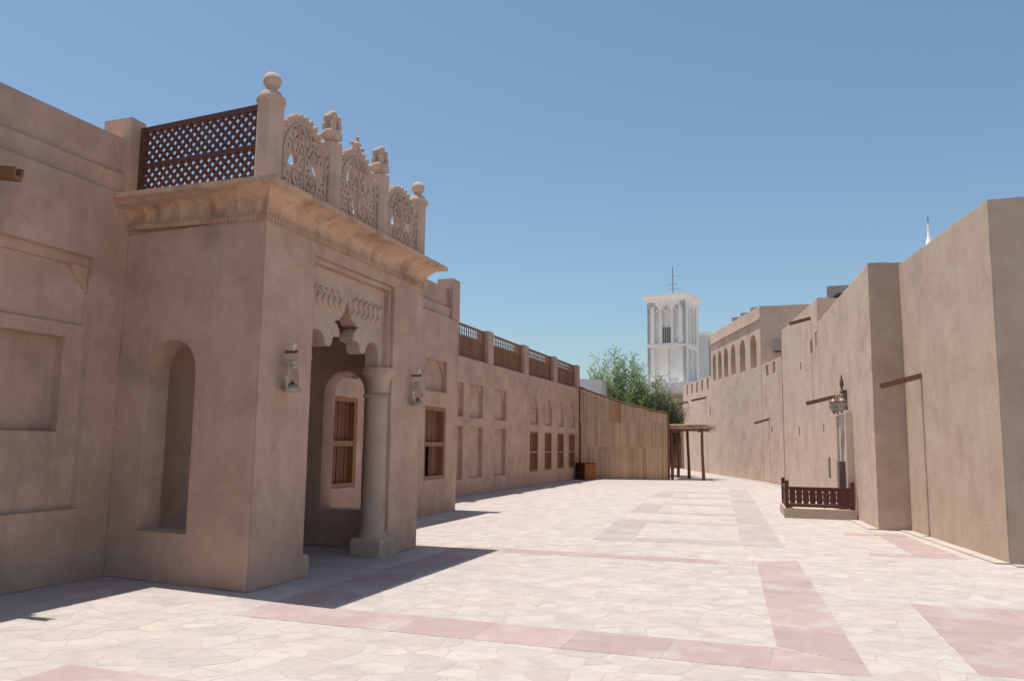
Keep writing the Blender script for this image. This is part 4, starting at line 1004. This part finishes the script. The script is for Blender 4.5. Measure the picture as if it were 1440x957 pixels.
ant = thing('roof_antenna', (-8.85, 67.4, 13.76), 'thin metal aerial with crossbars on top of the wind tower', 'antenna')
part('mast', MB().tube([(-8.85, 67.4, 13.75), (-8.85, 67.4, 16.4)], 0.035, 6), 'antenna_metal', ant)
for z, l in ((15.6, 0.62), (14.9, 0.45), (14.5, 0.75)): part('crossbar', MB().tube([(-8.85 - l, 67.4, z), (-8.85 + l * 0.9, 67.4, z + 0.04)], 0.025, 5), 'antenna_metal', ant)
wh = house_thing('white_house', (-9, 68, 0), 'plain white house carrying the wind tower')
part('wall', MB().prism([(-12.2, 65.3), (-6.3, 64.6), (-5.6, 72), (-12, 72)], 0, 6.5), 'white_plaster', wh)
part('parapet', MB().prism([(-12.25, 65.25), (-6.25, 64.55), (-6.25, 64.8), (-12.25, 65.5)], 6.502, 6.62), 'white_plaster', wh)
t2 = thing('far_wind_tower', (-6.6, 79, 0), 'second narrow wind tower partly hidden behind the white one', 'tower')
part('shaft', MB().box(-8.2, -6.95, 78, 80.2, 0, 12.0), 'white_recess', t2); part('cap', MB().prism([(-8.45, 77.7), (-6.7, 77.7), (-6.7, 80.5), (-8.45, 80.5)], 12.002, 12.25), 'white_plaster', t2)
for y in (78.5, 79.5): part('slot', MB().box(-6.955, -6.94, y - 0.25, y + 0.25, 8.0, 11.6), 'louvre_grey', t2)
w2 = house_thing('white_low_house', (-12, 43.3, 0), 'white flat-roofed house showing above the wing end, left of the feathery tree')
w2['label'] = 'white flat-roofed house showing between the wing balustrade and the feathery tree'
part('wall', MB().prism([(-16, 42.4), (-9.4, 42.6), (-9.4, 44.4), (-16, 44.4)], 0, [5.3, 5.08, 5.08, 5.3]), 'white_plaster', w2)
w3 = house_thing('brown_lane_house', (-8.5, 61, 0), 'shaded brown plastered house closing the lane behind the pergola')
part('wall', MB().prism([(-11.5, 60.8), (-7.35, 60.2), (-7.15, 63.5), (-11.5, 64)], 0, 5.25), 'plaster_rose', w3)
part('parapet', MB().prism([(-11.55, 60.7), (-7.3, 60.1), (-7.3, 60.35), (-11.55, 60.95)], 5.252, 5.42), 'plaster_rose', w3)
part('door', MB().obox((-7.75, 60.22, 1.1), (0.99, -0.143, 0), (0.143, 0.99, 0), (0, 0, 1), 0.3, 0.06, 1.1), 'wood_window_dark', w3)
mn = thing('minaret_tip', (13.98, 90, 0), 'slender white minaret spire rising behind the corner house roof', 'minaret')
q = MB(); q.smooth = True; q.lathe((13.98, 90, 0), [(0.5, 0), (0.5, 21.8), (0.34, 22.0), (0.24, 22.7), (0.15, 22.95), (0.11, 23.6), (0.07, 24.4)], 14); part('spire', q, 'white_plaster', mn)
q = MB(); q.tube([(13.98, 90, 24.35), (13.98, 90, 25.2)], [0.07, 0.04], 6); part('finial', q, 'antenna_metal', mn)

# ------------------------------------------------------------------ shrubs behind the fence
def reed_tree(name, base, shoots, spread, hrange, label, lm, lsize=0.26, per=46, lean=0.25):
    t = thing(name, base, label, 'tree', 'trees behind the plank fence' if False else None)
    bx, by, bz = base; tk = MB(); lf = MB()
    for _ in range(7):
        a = random.uniform(0, 2 * math.pi); r_ = random.uniform(0.1, 0.5)
        tk.tube([(bx, by, 0), (bx + r_ * math.cos(a), by + r_ * math.sin(a), 1.3), (bx + spread[0] * 0.45 * math.cos(a), by + spread[1] * 0.45 * math.sin(a), 2.9)], [0.10, 0.075, 0.04], 6)
    for s in range(shoots):
        a = random.uniform(0, 2 * math.pi); r_ = math.sqrt(random.random()); x0 = bx + spread[0] * r_ * math.cos(a); y0 = by + spread[1] * r_ * math.sin(a)
        top = hrange[0] + (hrange[1] - hrange[0]) * (random.random() ** 1.3) * (1 - 0.42 * ((x0 - bx) / spread[0] + 0.2) ** 2); z0 = random.uniform(0.8, 2.4)
        lx_, ly_ = lean * (x0 - bx) + random.uniform(-.45, .45), lean * (y0 - by) + random.uniform(-.45, .45)
        pts = []
        for i in range(6): u = i / 5; pts.append(Vector((x0 + lx_ * u * u, y0 + ly_ * u * u, z0 + (top - z0) * u)))
        tk.tube(pts, [0.02, 0.017, 0.014, 0.011, 0.008, 0.004], 4, cap=False)
        for k in range(per):
            u = 0.15 + 0.85 * (k + random.random()) / per; f_ = u * 5; i = min(4, int(f_)); p = pts[i].lerp(pts[i + 1], f_ - i)
            th = random.uniform(0, 2 * math.pi); sdir = (pts[i + 1] - pts[i]).normalized(); d = (sdir * random.uniform(0.5, 1.3) + Vector((math.cos(th), math.sin(th), random.uniform(-.5, .2))) * 0.75).normalized()
            l = lsize * random.uniform(0.6, 1.25) * (1.15 - 0.5 * u); sd = d.cross(Vector((math.sin(th * 3), math.cos(th * 2), 0.3))).normalized() * l * 0.075
            m_ = p + d * l * 0.5 + Vector((0, 0, 0.01)); e_ = p + d * l - Vector((0, 0, l * 0.12))
            lf.add([p, m_ + sd, e_, m_ - sd], [(0, 1, 2, 3)])
    part('trunk', tk, 'bark', t); part('crown', lf, lm, t, kind='stuff')
reed_tree('feathery_tree', (-8.75, 45.2, 0), 150, (1.35, 1.1), (3.2, 7.3), 'tall feathery green tree with upright shoots rising behind the plank fence', 'leaf', 0.55, 60, 0.45)
reed_tree('grey_green_shrub', (-7.05, 45.6, 0), 90, (0.95, 0.9), (2.8, 6.0), 'greyer loose shrub leaning towards the wind tower beside the feathery tree', 'leaf', 0.45, 52, 0.45)
reed_tree('dark_shrub', (-6.35, 44.6, 0), 150, (0.75, 0.8), (2.8, 4.6), 'dark dense shrub behind the low end of the plank fence', 'leaf_dark', 0.28, 50)
